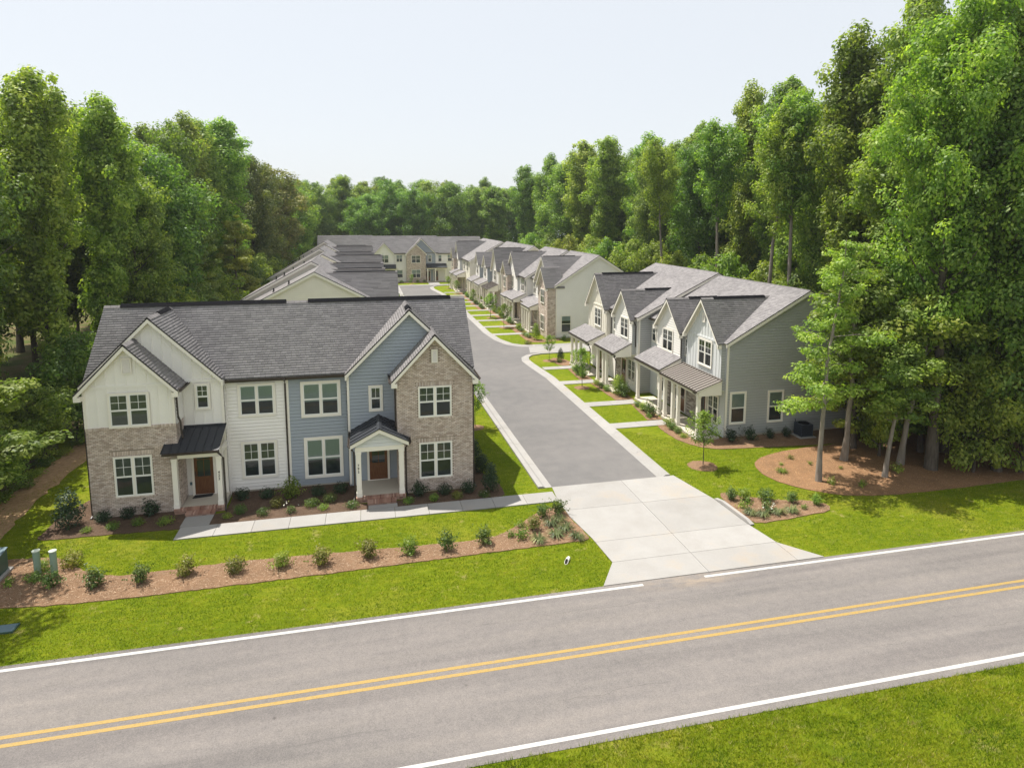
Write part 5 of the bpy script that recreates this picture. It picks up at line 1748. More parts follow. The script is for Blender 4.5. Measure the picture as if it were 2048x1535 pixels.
# left wood: front edge
LG = 'trees along the left wood edge'
edge_row('l', [
    ('maple', -18.2, 32.0, 12.5, 4.2, None), ('maple', -20.4, 37.0, 10.0, 4.0, None), ('oak', -22.5, 40.5, 20.5, 4.6, None), ('poplar', -20.0, 45.5, 23.0, 3.8, None), ('poplar', -18.6, 50.0, 22.0, 3.4, None),
    ('oak', -18.3, 55.0, 18.0, 4.2, None), ('oak', -17.8, 60.0, 19.0, 4.4, None), ('maple', -15.6, 64.0, 14.5, 3.8, None), ('oak', -18.2, 67.5, 22.0, 4.4, None), ('poplar', -19.6, 72.5, 25.0, 3.9, None),
    ('maple', -14.6, 76.0, 14.0, 4.0, None), ('poplar', -18.6, 79.0, 25.0, 4.0, None), ('poplar', -17.4, 86.0, 25.2, 4.2, None), ('oak', -15.4, 93.0, 22.0, 5.2, 'leaf_brown_oak'), ('oak', -14.8, 101.0, 22.5, 5.6, 'leaf_brown_oak'),
    ('oak', -14.8, 110.0, 20.0, 5.0, None), ('oak', -14.0, 119.0, 20.0, 5.2, None), ('oak', -13.6, 128.0, 20.0, 5.0, None), ('poplar', -13.4, 138.0, 21.0, 4.6, None)], 'along the left wood front', LG)
BACK = 'trees standing deep in the left wood'
def deep(n, fx, fy, hs, group, label, kinds=('poplar', 'oak')):
    for i in range(n):
        k = kinds[i % len(kinds)]
        nm, lf, adj = LEAFK[k]
        h = rt.uniform(*hs)
        tree(k, i, fx(i), fy(i), h, (3.9 if k == 'poplar' else 5.0) * rt.uniform(.9, 1.15), label.replace('tree', ('narrow' if k == 'poplar' else 'broad') + ' tree', 1), group, lf, rt, name=nm)
deep(24, lambda i: -26.5 + rt.uniform(-1.5, 1.5), lambda i: 36 + i * 4.9, (20.5, 24.5), BACK, 'dark green tree deep in the left wood behind the front edge')
deep(20, lambda i: -33.5 + rt.uniform(-2, 2), lambda i: 38 + i * 5.8, (21, 25), BACK, 'dark green tree deep in the left wood behind the front edge')
tree('oak', 1, -19.2, 27.6, 17.0, 4.4, 'dark tree standing just outside the left frame edge, shading the lawn', None, 'leaf_oak', rt, name='broad_tree')
# understory on the left
rl = random.Random(9)
for i, (x, y, h, s) in enumerate([(-18.6, 30.5, 4.2, 2.0), (-18.0, 34.5, 3.2, 1.6), (-18.4, 38.5, 4.6, 2.0), (-17.6, 42.5, 6.5, 2.4), (-17.0, 46.8, 6.0, 2.3), (-16.6, 51.0, 7.0, 2.6), (-16.2, 55.5, 8.0, 2.6), (-15.6, 60.0, 8.0, 2.6), (-14.8, 69.5, 8.0, 2.6),
                                   (-14.2, 82.0, 8.5, 2.8), (-13.8, 88.0, 8.5, 2.8), (-13.0, 97.0, 8.0, 2.8), (-12.8, 106.0, 8.0, 2.8)]):
    tree('low', i, x, y, h, s, 'leafy undergrowth tree at the foot of the left wood, %s from the main road' % ORD[i], 'undergrowth along the left wood', 'leaf_oak' if i % 2 else 'leaf_poplar', rl, name='undergrowth_tree')
# right wood behind the rows
RG = 'trees along the right wood edge'
edge_row('r', [
    ('poplar', 36.5, 43.0, 27.5, 4.0, None), ('oak', 38.5, 48.5, 23.5, 4.6, None), ('poplar', 39.5, 54.0, 26.5, 3.9, None), ('poplar', 42.0, 60.5, 28.0, 3.8, None), ('poplar', 41.8, 67.0, 27.3, 3.9, None), ('oak', 40.5, 73.0, 23.0, 4.8, None),
    ('poplar', 42.6, 79.5, 26.0, 4.2, None), ('oak', 41.0, 86.0, 23.5, 5.0, None), ('poplar', 42.0, 93.0, 25.3, 4.5, None), ('poplar', 38.5, 100.0, 27.0, 4.2, None), ('poplar', 37.2, 109.0, 28.0, 4.3, None), ('oak', 36.5, 117.0, 23.5, 5.2, None),
    ('poplar', 36.0, 126.0, 26.0, 4.4, None), ('poplar', 35.2, 138.0, 26.0, 4.6, None)], 'along the right wood front', RG, 1)
deep(20, lambda i: 48 + rt.uniform(-1.5, 1.5), lambda i: 41 + i * 5.4, (23, 27.5), 'trees standing deep in the right wood', 'green tree deep in the right wood behind its front edge')
deep(16, lambda i: 56 + rt.uniform(-2, 2), lambda i: 40 + i * 6.6, (23, 27.0), 'trees standing deep in the right wood', 'green tree deep in the right wood behind its front edge')
for i, (x, y, h, s) in enumerate([(35.5, 47.0, 8.5, 2.8), (36.2, 52.5, 9.0, 3.0), (36.0, 58.5, 9.5, 3.0), (36.4, 64.5, 9.0, 3.0), (36.0, 71.0, 9.0, 3.0), (36.5, 77.5, 10, 3.2), (36.0, 84.0, 10, 3.2), (35.5, 91.0, 10, 3.2), (34.8, 98.0, 10, 3.2), (34.2, 106.0, 10, 3.2), (33.5, 115.0, 10, 3.4), (32.5, 125.0, 10, 3.4)]):
    tree('low', i + 1, x, y, h, s, 'leafy undergrowth tree against the right wood, %s from the main road' % ORD[i], 'undergrowth along the right wood', 'leaf_maple' if i % 4 == 1 else 'leaf_poplar', rl, name='undergrowth_tree')
for i, (x, y, h, s, lab) in enumerate([(35.0, 47.5, 24, 3.2, 'bare straight pale trunk rising just right of the grey roof ridge'), (34.6, 50.3, 23, 3.0, 'bare forked pale trunk rising left of the straightest bare trunk'), (36.8, 62.5, 24, 3.2, 'bare leaning pale trunk behind the middle of the grey roof'), (35.2, 71.5, 23, 3.0, 'bare pale trunk behind the gap between the two right rows')]):
    tree('bare', i, x, y, h, s, lab, 'bare trunked trees behind the grey row', 'leaf_poplar', rl, lean=(0, R((0, 2, -3, 1)[i])), name='bare_trunk_tree')
# wood across the far end
far = [(-12, 152, 21.5, 'oak'), (-6, 158, 23.5, 'poplar'), (-1, 150, 19.0, 'oak'), (4.5, 157, 22.5, 'oak'), (10, 152, 20.5, 'oak'), (15, 160, 22.5, 'poplar'), (20, 153, 22.0, 'oak'), (25.5, 158, 21, 'oak'), (31, 151, 20.5, 'poplar'), (-18, 160, 21.0, 'poplar')]
for i, (x, y, h, k) in enumerate(sorted(far)):
    nm, lf, adj = LEAFK[k]
    tree(k, i, x, y, h, 5.2 if k == 'oak' else 4.5, '%s tree beyond the far building, %s from the left there' % (adj, ORD[i]), 'trees across the far end', lf, rt, name=nm)
deep(14, lambda i: -22 + i * 5.2, lambda i: 168 + rt.uniform(-3, 3), (20.5, 23.5), 'trees standing deep beyond the far end', 'hazy tree deep in the wood beyond the far building', ('oak', 'poplar'))
deep(12, lambda i: -20 + i * 6.0, lambda i: 180 + rt.uniform(-3, 3), (22, 25), 'trees standing deep beyond the far end', 'hazy tree deep in the wood beyond the far building', ('oak', 'poplar'))
# near right stand on the pine straw
def near(kind, var, x, y, h, sp, label, leaf, lean=(0, 0), rz=0.0, nm='tree'):
    return tree(kind, var, x, y, h, sp, label, 'trees on the right pine straw bed', leaf, rt, lean, nm, rz)
near('airy', 0, 22.35, 27.3, 12.8, 3.2, 'slender pale-barked tree nearest the road, light airy boughs, in front of the grey end wall', 'leaf_maple', (0, R(1.5)), 1.0, 'layered_tree')
near('slim', 0, 25.7, 29.5, 11.5, 2.6, 'thin dark-stemmed tree just behind the slender pale one by the air conditioner', 'leaf_maple', (0, R(2)), .3, 'slender_tree')
near('slim', 1, 26.1, 27.0, 7.2, 1.9, 'short slender tree with a bare lower trunk, left of the thickest trunk', 'leaf_maple', (0, 0), 2.0, 'sapling_tree')
near('slim', 1, 28.3, 28.3, 9.5, 2.6, 'dark thin tree standing close against the left side of the thickest trunk', 'leaf_poplar', (0, 0), 1.2, 'slender_tree')
near('high', 0, 29.4, 27.4, 27.0, 3.7, 'biggest tree of the right stand with the thickest grey trunk', 'leaf_poplar', (0, R(1)), .7, 'tall_tree')
near('poplar', 1, 32.3, 29.3, 25.5, 4.0, 'tall thin-trunked tree right behind the thickest trunk', 'leaf_oak', (0, 0), 2.7, 'tall_tree')
near('poplar', 3, 33.2, 28.2, 24.0, 4.0, 'tall tree between the thickest trunk and the right frame edge', 'leaf_poplar', (0, 0), 4.0, 'tall_tree')
near('oak', 0, 32.6, 26.4, 21.5, 3.8, 'pale-trunked tree closest to the road at the right frame edge', 'leaf_oak', (0, 0), 5.0, 'tall_tree')
near('oak', 1, 36.5, 26.6, 21.0, 5.0, 'dark full tree overhanging the road at the right frame edge', 'leaf_oak', (0, 0), 1.0, 'broad_tree')
near('poplar', 2, 33.0, 34.5, 21.5, 3.5, 'tall sunlit pointed tree just right of the grey house roof', 'leaf_maple', (0, 0), 1.4, 'tall_tree')
near('poplar', 0, 36.4, 37.5, 29.5, 3.3, 'tallest pointed tree reaching the top of the picture', 'leaf_poplar', (0, 0), 3.4, 'tall_tree')
near('poplar', 3, 39.6, 33.0, 27.5, 3.8, 'tall green tree behind the biggest one near the right frame edge', 'leaf_poplar', (0, 0), 3.4, 'tall_tree')
near('low', 2, 31.2, 26.5, 6.2, 1.9, 'leafy sapling tree hanging low just right of the thickest trunk', 'leaf_poplar', (0, 0), 1.1, 'sapling_tree')
near('low', 0, 33.6, 25.9, 7.0, 2.2, 'leafy sapling tree low down at the right frame edge', 'leaf_maple', (0, 0), 3.1, 'sapling_tree')
near('low', 1, 28.1, 29.6, 6.4, 1.9, 'leafy sapling tree low behind the left side of the thickest trunk', 'leaf_poplar', (0, 0), .4, 'sapling_tree')
near('maple', 2, 30.9, 29.6, 9.5, 3.0, 'leafy half-height tree filling the gap just right of the thickest trunk', 'leaf_poplar', (0, 0), .9, 'layered_tree')
near('maple', 0, 34.6, 28.0, 10.0, 3.2, 'leafy half-height tree in the shade at the right frame edge', 'leaf_maple', (0, 0), 2.9, 'layered_tree')
near('maple', 1, 27.6, 31.0, 11.0, 3.0, 'pale half-height tree between the thickest trunk and the grey end wall', 'leaf_maple', (0, 0), 4.1, 'layered_tree')
near('maple', 1, 30.6, 33.6, 12.5, 3.6, 'pale layered tree hiding the far corner of the grey end wall', 'leaf_maple', (0, 0), 2.2, 'layered_tree')
near('oak', 2, 35.3, 31.0, 15.0, 4.0, 'dark rounded tree in the shade behind the thickest trunk', 'leaf_oak', (0, 0), .2, 'broad_tree')
for i, (x, y, h, s) in enumerate([(34.5, 30.5, 5.0, 2.2), (37.5, 29.0, 5.5, 2.3), (39.5, 31.5, 6.0, 2.6), (36.3, 34.0, 6.5, 2.6), (41.5, 28.0, 6.0, 2.6)]):
    tree('low', i, x, y, h, s, 'shrubby undergrowth behind the right stand of trees, %s from the left' % ORD[i], 'undergrowth behind the right stand', 'leaf_shrub', rl, name='undergrowth_tree')
deep(10, lambda i: 42.5 + (i % 2) * 5 + rt.uniform(-1, 1), lambda i: 23 + i * 2.2, (22, 26.5), 'trees standing deep in the right stand', 'dark tree standing deep in the right stand near the road', ('oak', 'poplar'))

# young street trees with mulch rings
def young_proto(seed, h=3.2):
    rng = np.random.default_rng(seed)
    V, F = [], []
    zt = np.linspace(0, 1, 6)
    path = np.concatenate([np.cumsum(rng.normal(0, .012, (6, 2)), 0), zt[:, None] * h * .95], 1)
    tube_np(V, F, path, .028 * (1 - zt * .8), 6)
    PP, NN = [], []
    for i in range(34):
        t = i / 33
        z = h * (.36 + .62 * t)
        az = i * 2.4 + rng.normal(0, .3)
        L = h * .27 * max(.18, math.sin(min(1, (t + .22) / 1.2) * math.pi) ** .8) * rng.uniform(.6, 1.2)
        p0 = np.array([0, 0, z]); p2 = p0 + np.array([math.cos(az) * L, math.sin(az) * L, L * .75])
        tube_np(V, F, [p0, p2], [.010, .003], 4)
        for f in (.45, .75, 1.0):
            n = 26
            u = sph(rng, n)
            PP.append(p0 + (p2 - p0) * f + u * (rng.random(n) ** .5)[:, None] * .19 * np.array([1, 1, 1.1]))
            NN.append(u * .5 + [0, 0, .5] + rng.normal(0, .4, (n, 3)))
    LV = leaves(np.concatenate(PP), np.concatenate(NN), .095, rng)
    return (np_mesh('trunk', np.concatenate(V), np.concatenate(F), M['bark'], True), np_mesh('crown', LV, np.arange(len(LV)).reshape(-1, 4), M['leaf_young']), h)
YP = [young_proto(s) for s in (3, 4, 5)]
YOUNG = [(17.55, 30.5, 3.0, 1.05, 'young round-crowned tree on the front right lawn beside the grey end wall'), (16.4, 47.4, 3.15, 1.05, 'young airy tree on the lawn between the second and third house paths'),
         (16.5, 57.3, 2.4, 1.0, 'young tree on the rounded lawn corner by the side alley'), (16.15, 76.2, 2.9, 1.2, 'young tree on the second lawn beyond the side alley'), (15.95, 84.3, 3.2, 1.25, 'tallest young street tree, halfway up the right row'),
         (15.9, 98.4, 2.3, .9, 'small young tree far up the right row of lawns'), (15.2, 112.5, 2.4, .95, 'farthest small young tree along the right row'), (6.45, 39.6, 3.1, 1.0, 'young tree on the narrow lawn right of the duplex, mostly hidden by its brick corner'),
         (3.4, 108.0, 2.6, 1.1, 'young tree beside the far left kerb past the roof edge'), (8.5, 130.6, 2.0, .8, 'small young tree on the lawn before the far building'), (14.9, 121.8, 2.3, 1.0, 'young tree at the bend before the far building')]
for i, (x, y, h, sp, lab) in enumerate(YOUNG):
    t, c, h0 = YP[i % 3]
    o = empty('young_tree', (x, y, 0), i * 1.3)
    o.scale = (sp * h / h0, sp * h / h0, h / h0)
    tag(o, lab, 'tree', 'young street trees')
    link_mesh('trunk', t, o); link_mesh('crown', c, o)
    ring = [(x + (.62 if i != 0 else .8) * math.cos(a) * rt.uniform(.92, 1.06), y + (.62 if i != 0 else .8) * math.sin(a) * rt.uniform(.92, 1.06)) for a in np.linspace(0, 6.28, 22)[:-1]]
    mr = MB()
    for k in range(len(ring)):
        a, b = ring[k], ring[(k + 1) % len(ring)]
        mr.poly([(a[0], a[1], .005), (b[0], b[1], .005), (x, y, .11)])
    q = mr.obj('mulch_ring', 'mulch'); q['kind'] = 'structure'

# shrubs
def shrub_proto(kind, seed):
    rng = np.random.default_rng(seed)
    if kind == 'clump':            # strappy grass-like leaves
        n = 90
        a = rng.uniform(0, 6.28, n); L = rng.uniform(.22, .42, n); w = .012
        base = np.stack([np.cos(a) * .04, np.sin(a) * .04, np.zeros(n)], 1)
        up = rng.uniform(.45, 1.0, n)
        mid = base + np.stack([np.cos(a) * L * .45, np.sin(a) * L * .45, L * .75 * up], 1)
        tip = base + np.stack([np.cos(a) * L, np.sin(a) * L, L * .42 * up], 1)
        s = np.stack([-np.sin(a), np.cos(a), np.zeros(n)], 1) * w
        V = np.concatenate([np.stack([base - s, base + s, mid + s, mid - s], 1).reshape(-1, 3), np.stack([mid - s, mid + s, tip + s * .2, tip - s * .2], 1).reshape(-1, 3)])
        return np_mesh('clump', V, np.arange(len(V)).reshape(-1, 4), None)
    S = dict(round=dict(n=900, r=(.42, .42, .34), z=.30, ls=.075, st=0), upright=dict(n=560, r=(.30, .30, .40), z=.38, ls=.085, st=16), spreading=dict(n=520, r=(.42, .42, .22), z=.2, ls=.07, st=12),
             holly=dict(n=2600, r=(.55, .55, .85), z=.78, ls=.085, st=0), tiny=dict(n=130, r=(.16, .16, .14), z=.13, ls=.055, st=5), cone=dict(n=1600, r=(.36, .36, .75), z=.70, ls=.075, st=0))[kind]
    u = sph(rng, S['n'])
    rr = rng.random(S['n']) ** (1 / 2.6)
    lump = 1 + .20 * np.sin(u[:, 0] * 6 + seed) * np.sin(u[:, 1] * 5 + 1) + .12 * np.sin(u[:, 2] * 8 + seed)
    P = u * (rr * lump)[:, None] * np.array(S['r'])
    if kind in ('cone', 'holly'):
        P[:, :2] *= np.clip(1.05 - (P[:, 2:3] / S['r'][2]) * (.62 if kind == 'cone' else .3), .1, 1.5)
    P[:, 2] += S['z']
    N_ = u * .6 + [0, 0, .4] + rng.normal(0, .4, (S['n'], 3))
    if S['st']:
        P2, N2 = [], []
        for k in range(S['st']):
            d = sph(rng, 1)[0]; d[2] = abs(d[2]) + .5; d /= np.linalg.norm(d)
            L = rng.uniform(.7, 1.25) * (S['r'][2] * 1.9)
            m = 14
            f = rng.uniform(.35, 1, m)
            P2.append(np.outer(f * L, d) + rng.normal(0, .035, (m, 3)))
            N2.append(rng.normal(0, .5, (m, 3)) + d)
        P = np.concatenate([P] + P2); N_ = np.concatenate([N_] + N2)
    ok = P[:, 2] > .01
    V = leaves(P[ok], N_[ok], S['ls'], rng, .6)
    return np_mesh(kind, V, np.arange(len(V)).reshape(-1, 4), None)
SP = {k: [shrub_proto(k, 20 + j) for j in range(3)] for k in ('round', 'upright', 'spreading', 'holly', 'tiny', 'cone', 'clump')}
SM = {}
rs = random.Random(3)
def shrub(kind, leaf, x, y, s, label, group, name='shrub', cat='shrub', flowers=0, zs=1.0):
    v = rs.randrange(3)
    key = (kind, v, leaf)
    if key not in SM:
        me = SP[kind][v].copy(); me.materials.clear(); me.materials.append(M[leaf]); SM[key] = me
    o = link_mesh(name, SM[key], None, (x, y, .02))
    o.rotation_euler.z = rs.uniform(0, 6.28)
    o.scale = (s * rs.uniform(.92, 1.08), s * rs.uniform(.92, 1.08), s * zs * rs.uniform(.9, 1.1))
    tag(o, label, cat, group)
    if flowers:
        rng = np.random.default_rng(rs.randrange(9999))
        u = sph(rng, flowers); u[:, 2] = np.abs(u[:, 2])
        P = u * np.array([.25, .25, .22]) + [0, 0, .22]
        V = leaves(P, u + [0, 0, .6], .06, rng, .9)
        me = np_mesh('flowers', V, np.arange(len(V)).reshape(-1, 4), M['petal'])
        f = link_mesh('flowers', me, o)
    return o
# roadside bed, left to right
RS = [(-10.18, 24.85, 'upright', 'leaf_shrub', 1.05, 'pale green leggy'), (-8.6, 24.8, 'upright', 'leaf_shrub', 1.0, 'bright green bushy'), (-7.1, 25.0, 'upright', 'leaf_yellow', 1.0, 'yellow-green bushy'), (-5.3, 24.75, 'round', 'leaf_yellow', .95, 'golden rounded'),
      (-3.62, 24.75, 'upright', 'leaf_poplar', .95, 'dark green upright'), (-2.1, 24.6, 'upright', 'leaf_yellow', 1.05, 'loose yellow-green'), (-.33, 24.75, 'upright', 'leaf_yellow', .95, 'small yellow-green'), (1.3, 24.68, 'upright', 'leaf_poplar', 1.0, 'dark narrow upright'),
      (2.8, 24.65, 'upright', 'leaf_shrub', 1.0, 'light green loose'), (4.4, 24.8, 'upright', 'leaf_shrub', .95, 'mid green upright')]
for i, (x, y, k, l, s, a) in enumerate(RS):
    shrub(k, l, x, y, s, '%s shrub, %s from the left in the roadside mulch bed' % (a, ORD[i]), 'shrubs lined along the roadside bed')
EB = [(6.7, 25.5, 'upright', 'leaf_yellow', .85, 'yellow-green shrub'), (7.4, 26.55, 'upright', 'leaf_shrub', .85, 'bright shrub nearest the front walk'), (8.2, 26.7, 'upright', 'leaf_shrub', .9, 'bright shrub at the apron corner'), (6.05, 24.85, 'tiny', 'leaf_poplar', 1.7, 'little dark shrub'),
      (5.6, 25.1, 'tiny', 'leaf_oak', 1.1, 'tiny twiggy shrub'), (6.2, 25.85, 'tiny', 'leaf_oak', 1.2, 'small dark twiggy shrub near the lawn edge')]
for x, y, k, l, s, a in EB:
    shrub(k, l, x, y, s, a + ' at the driveway end of the roadside bed', 'shrubs at the driveway end of the bed')
for i, (x, y) in enumerate([(6.65, 24.45), (7.55, 25.75), (8.05, 25.2), (7.5, 24.75), (8.3, 24.35), (8.0, 25.95)]):
    shrub('clump', 'leaf_liriope', x, y, 1.15, 'striped grassy clump by the driveway, %s from the left' % ORD[sorted([6.65, 7.55, 8.05, 7.5, 8.3, 8.0]).index(x)], 'grassy clumps by the driveway', 'grassy_clump', 'grass clump')
# utility corner
for i, (x, y, k, l, s, a) in enumerate([(-12.55, 25.75, 'spreading', 'leaf_oak', .8, 'low dark shrub left of the pale posts'), (-12.55, 26.5, 'round', 'leaf_oak', .7, 'dark shrub hugging the left pale post'), (-11.75, 25.2, 'upright', 'leaf_shrub', .95, 'tall bright shrub in front of the right pale post'),
                                        (-11.6, 26.6, 'round', 'leaf_yellow', 1.0, 'flecked yellow shrub behind the right pale post'), (-13.3, 25.6, 'tiny', 'leaf_poplar', 1.2, 'small shrub by the green utility cabinet')]):
    shrub(k, l, x, y, s, a, 'shrubs around the utility posts')
# beds before the duplex
shrub('holly', 'leaf_holly', -13.15, 30.25, 1.05, 'large glossy dark shrub at the left corner of the duplex', None, 'holly_shrub')
FS = [(-11.9, 30.45, 'round', 'leaf_holly', .85, 0), (-10.95, 30.6, 'round', 'leaf_holly', .85, 0), (-10.0, 30.65, 'upright', 'leaf_holly', 1.0, 0), (-11.2, 29.6, 'spreading', 'leaf_oak', .75, 0), (-10.25, 29.75, 'spreading', 'leaf_poplar', .75, 0), (-9.1, 29.6, 'spreading', 'leaf_poplar', .85, 0), (-12.2, 29.5, 'spreading', 'leaf_poplar', .6, 0),
      (-6.25, 31.5, 'round', 'leaf_holly', .9, 0), (-5.1, 31.4, 'round', 'leaf_holly', .85, 0), (-3.95, 31.2, 'upright', 'leaf_poplar', 1.3, 0), (-2.7, 31.2, 'round', 'leaf_holly', .9, 0), (-1.65, 31.3, 'round', 'leaf_holly', .9, 0),
      (-6.05, 29.9, 'round', 'leaf_shrub', .72, 0), (-6.55, 29.6, 'spreading', 'leaf_poplar', .6, 0), (-5.0, 29.55, 'spreading', 'leaf_shrub', .8, 0), (-4.5, 30.3, 'round', 'leaf_yellow', .75, 0), (-3.8, 29.5, 'tiny', 'leaf_shrub', 1.3, 9), (-2.9, 30.0, 'spreading', 'leaf_shrub', .9, 0), (-2.1, 30.3, 'round', 'leaf_shrub', .75, 0), (-2.35, 29.55, 'spreading', 'leaf_poplar', .7, 0), (-1.05, 29.5, 'spreading', 'leaf_shrub', .8, 7),
      (2.1, 30.0, 'upright', 'leaf_holly', 1.05, 0), (3.35, 29.95, 'round', 'leaf_holly', .88, 0), (4.5, 29.9, 'round', 'leaf_holly', .92, 0), (1.55, 29.35, 'spreading', 'leaf_oak', .7, 3), (2.75, 29.35, 'round', 'leaf_poplar', .62, 0), (3.9, 29.4, 'spreading', 'leaf_yellow', .8, 0), (5.2, 29.25, 'spreading', 'leaf_shrub', .75, 9)]
ADJ = dict(round='rounded', upright='upright', spreading='low spreading', tiny='tiny'); CLR = dict(leaf_holly='dark', leaf_oak='deep green', leaf_poplar='green', leaf_shrub='bright green', leaf_yellow='yellow-green')
zone = lambda x: ('before the white brick bay', -13, -7) if x < -7 else (('between the two porches', -7, 0) if x < 0 else ('before the right brick bay', 0, 7))
used = {}
for (x, y, k, l, s, fl) in sorted(FS):
    z = zone(x)[0]
    used[z] = used.get(z, 0) + 1
    shrub(k, l, x, y, s, '%s %s%s shrub %s, %s from the left' % (CLR[l], ADJ[k], ' white-flowered' if fl else '', z, ORD[used[z] - 1]), 'shrubs in the beds before the duplex', flowers=fl)
shrub('cone', 'leaf_holly', 5.62, 29.75, 1.05, 'dark cone-shaped evergreen at the right corner of the duplex', None, 'cone_evergreen')
shrub('holly', 'leaf_holly', 5.55, 32.2, .75, 'dark shrub beside the right side wall of the duplex, front one', 'shrubs along the right side wall')
shrub('holly', 'leaf_holly', 5.5, 34.3, .7, 'dark shrub beside the right side wall of the duplex, rear one', 'shrubs along the right side wall')
shrub('spreading', 'leaf_holly', 5.75, 30.9, .9, 'low dark shrub behind the cone-shaped evergreen', 'shrubs along the right side wall')
# right bed by the apron
for i, (x, y, k, l, s, a) in enumerate([(16.75, 26.3, 'upright', 'leaf_shrub', .85, 'bright shrub nearest the raised kerb'), (17.35, 26.15, 'upright', 'leaf_poplar', .9, 'green shrub second along the lawn edge'), (18.3, 25.85, 'round', 'leaf_shrub', 1.0, 'fullest rounded shrub in the middle'), (19.4, 25.4, 'upright', 'leaf_shrub', .75, 'small bright shrub right of the fullest one'),
                                        (20.4, 24.95, 'upright', 'leaf_poplar', .75, 'shrub at the far right tip'), (16.8, 25.35, 'tiny', 'leaf_poplar', 1.4, 'little dark shrub on the left'), (17.25, 25.75, 'tiny', 'leaf_oak', 1.2, 'little shrub behind the grassy clumps'), (17.8, 25.05, 'tiny', 'leaf_shrub', 1.5, 'pale small shrub beside the flower'), (19.5, 24.65, 'tiny', 'leaf_oak', 1.0, 'tiny twiggy shrub on the right')]):
    shrub(k, l, x, y, s, a + ' of the bed right of the driveway', 'shrubs right of the driveway')
for i, (x, y, f) in enumerate([(16.75, 24.75, 0), (17.2, 24.4, 0), (18.0, 24.5, 0), (18.75, 24.55, 0)]):
    shrub('clump', 'leaf_liriope', x, y, 1.1, 'grassy clump right of the driveway, %s from the left' % ORD[i], 'grassy clumps right of the driveway', 'grassy_clump', 'grass clump')
shrub('tiny', 'leaf_shrub', 17.65, 24.6, 1.2, 'small white-flowering plant among the grassy clumps right of the driveway', None, 'flowering_plant', 'flower', 18)
for i, (x, y, s) in enumerate([(22.9, 30.3, 1.1), (21.2, 28.7, 1.0), (22.7, 26.8, 1.4), (24.0, 26.2, 1.3), (23.4, 29.3, .8), (27.2, 27.4, 2.2), (21.8, 29.6, .7), (24.6, 28.4, .7)]):
    shrub('tiny' if i not in (1,) else 'clump', 'leaf_yellow' if i == 0 else 'leaf_poplar', x, y, s, 'small green sprout in the pine straw, %s' % ('yellowish one at its far edge', 'grassy one on its left part', 'nearest the slender pale trunk', 'near the front edge of the straw', 'between the lawn and the thin dark-stemmed tree', 'dark one by the short slender tree', 'tiny one near the left rim', 'tiny one midway between trunks')[i], 'sprouts in the pine straw')
# along the grey end wall and before the porches
for i, (x, y) in enumerate([(21.15, 33.55), (22.45, 33.55), (23.85, 33.6), (25.0, 33.6)]):
    shrub('upright', 'leaf_holly', x, y, 1.0 if i < 2 else .85, 'dark spiky shrub under the grey end wall, %s from the left' % ORD[i], 'shrubs under the grey end wall')
BS = [(18.85, 37.1, 'round', .85), (18.7, 36.4, 'round', .8), (18.75, 35.7, 'round', .75), (18.7, 34.9, 'spreading', .7), (19.4, 34.0, 'spreading', .7), (18.6, 40.6, 'upright', .85), (18.6, 41.6, 'round', .7), (18.55, 39.4, 'upright', 1.3), (18.3, 38.9, 'tiny', 1.3),
      (18.6, 44.2, 'upright', 1.5), (18.5, 44.9, 'holly', .95), (17.95, 46.0, 'round', .8), (17.85, 46.9, 'round', .8), (17.8, 47.9, 'round', .75), (17.5, 50.4, 'upright', 1.1), (17.5, 51.6, 'upright', 1.3), (17.6, 52.8, 'round', .9), (17.5, 56.9, 'cone', .9), (17.2, 56.3, 'round', .65)]
for i, (x, y, k, s) in enumerate(sorted(BS, key=lambda b: b[1])):
    shrub(k, ('leaf_shrub', 'leaf_poplar', 'leaf_oak')[i % 3] if k != 'cone' else 'leaf_holly', x, y, s, '%s shrub before the porches of the grey row, %s from the main road' % (dict(cone='cone-shaped dark', holly='large dark').get(k, ADJ.get(k, k)), ORD[i]), 'shrubs before the grey row porches')
CS = []
for i, wy in enumerate(C_WALKS[:-1]):
    xw = 17.5 if wy < 90 else 16.3
    CS += [(xw + .1, wy + 1.7, 'round', .85), (xw, wy + 2.7, 'upright', 1.1), (xw + .1, wy + 3.6, 'round', .8)]
CS += [(17.9, 67.6, 'cone', 1.35), (17.5, 68.8, 'round', .75), (17.4, 69.6, 'round', .8), (17.3, 70.5, 'round', .8), (20.9, 66.7, 'upright', .8)]
for i, (x, y, k, s) in enumerate(sorted(CS, key=lambda b: b[1])):
    if i < 30:
        shrub(k, ('leaf_oak', 'leaf_poplar', 'leaf_shrub')[i % 3], x, y, s, '%s shrub before the white row porches, %s from the side alley' % (dict(cone='large cone-shaped').get(k, ADJ.get(k, k)), ORD[i]), 'shrubs before the far right porches')
for i, (x, y) in enumerate([(5.0, 134.2), (6.6, 134.2), (8.4, 134.0), (10.0, 134.2), (11.4, 134.2)]):
    shrub('round', 'leaf_oak', x, y, 1.0, 'dark shrub under the far building facade, %s from the left' % ORD[i], 'shrubs before the far building')
shrub('spreading', 'leaf_yellow', 16.4, 65.1, 1.2, 'low tawny plant on the kerb corner beyond the side alley', None, 'ground_plant', 'plant')
for i, y in enumerate((101.5, 103.5, 106.0)):
    shrub('upright', 'leaf_shrub', 4.6, y, 1.5, 'small green shrub by the far left kerb, %s of three' % ('nearest', 'middle', 'farthest')[i], 'shrubs by the far left kerb')
rv = random.Random(21)
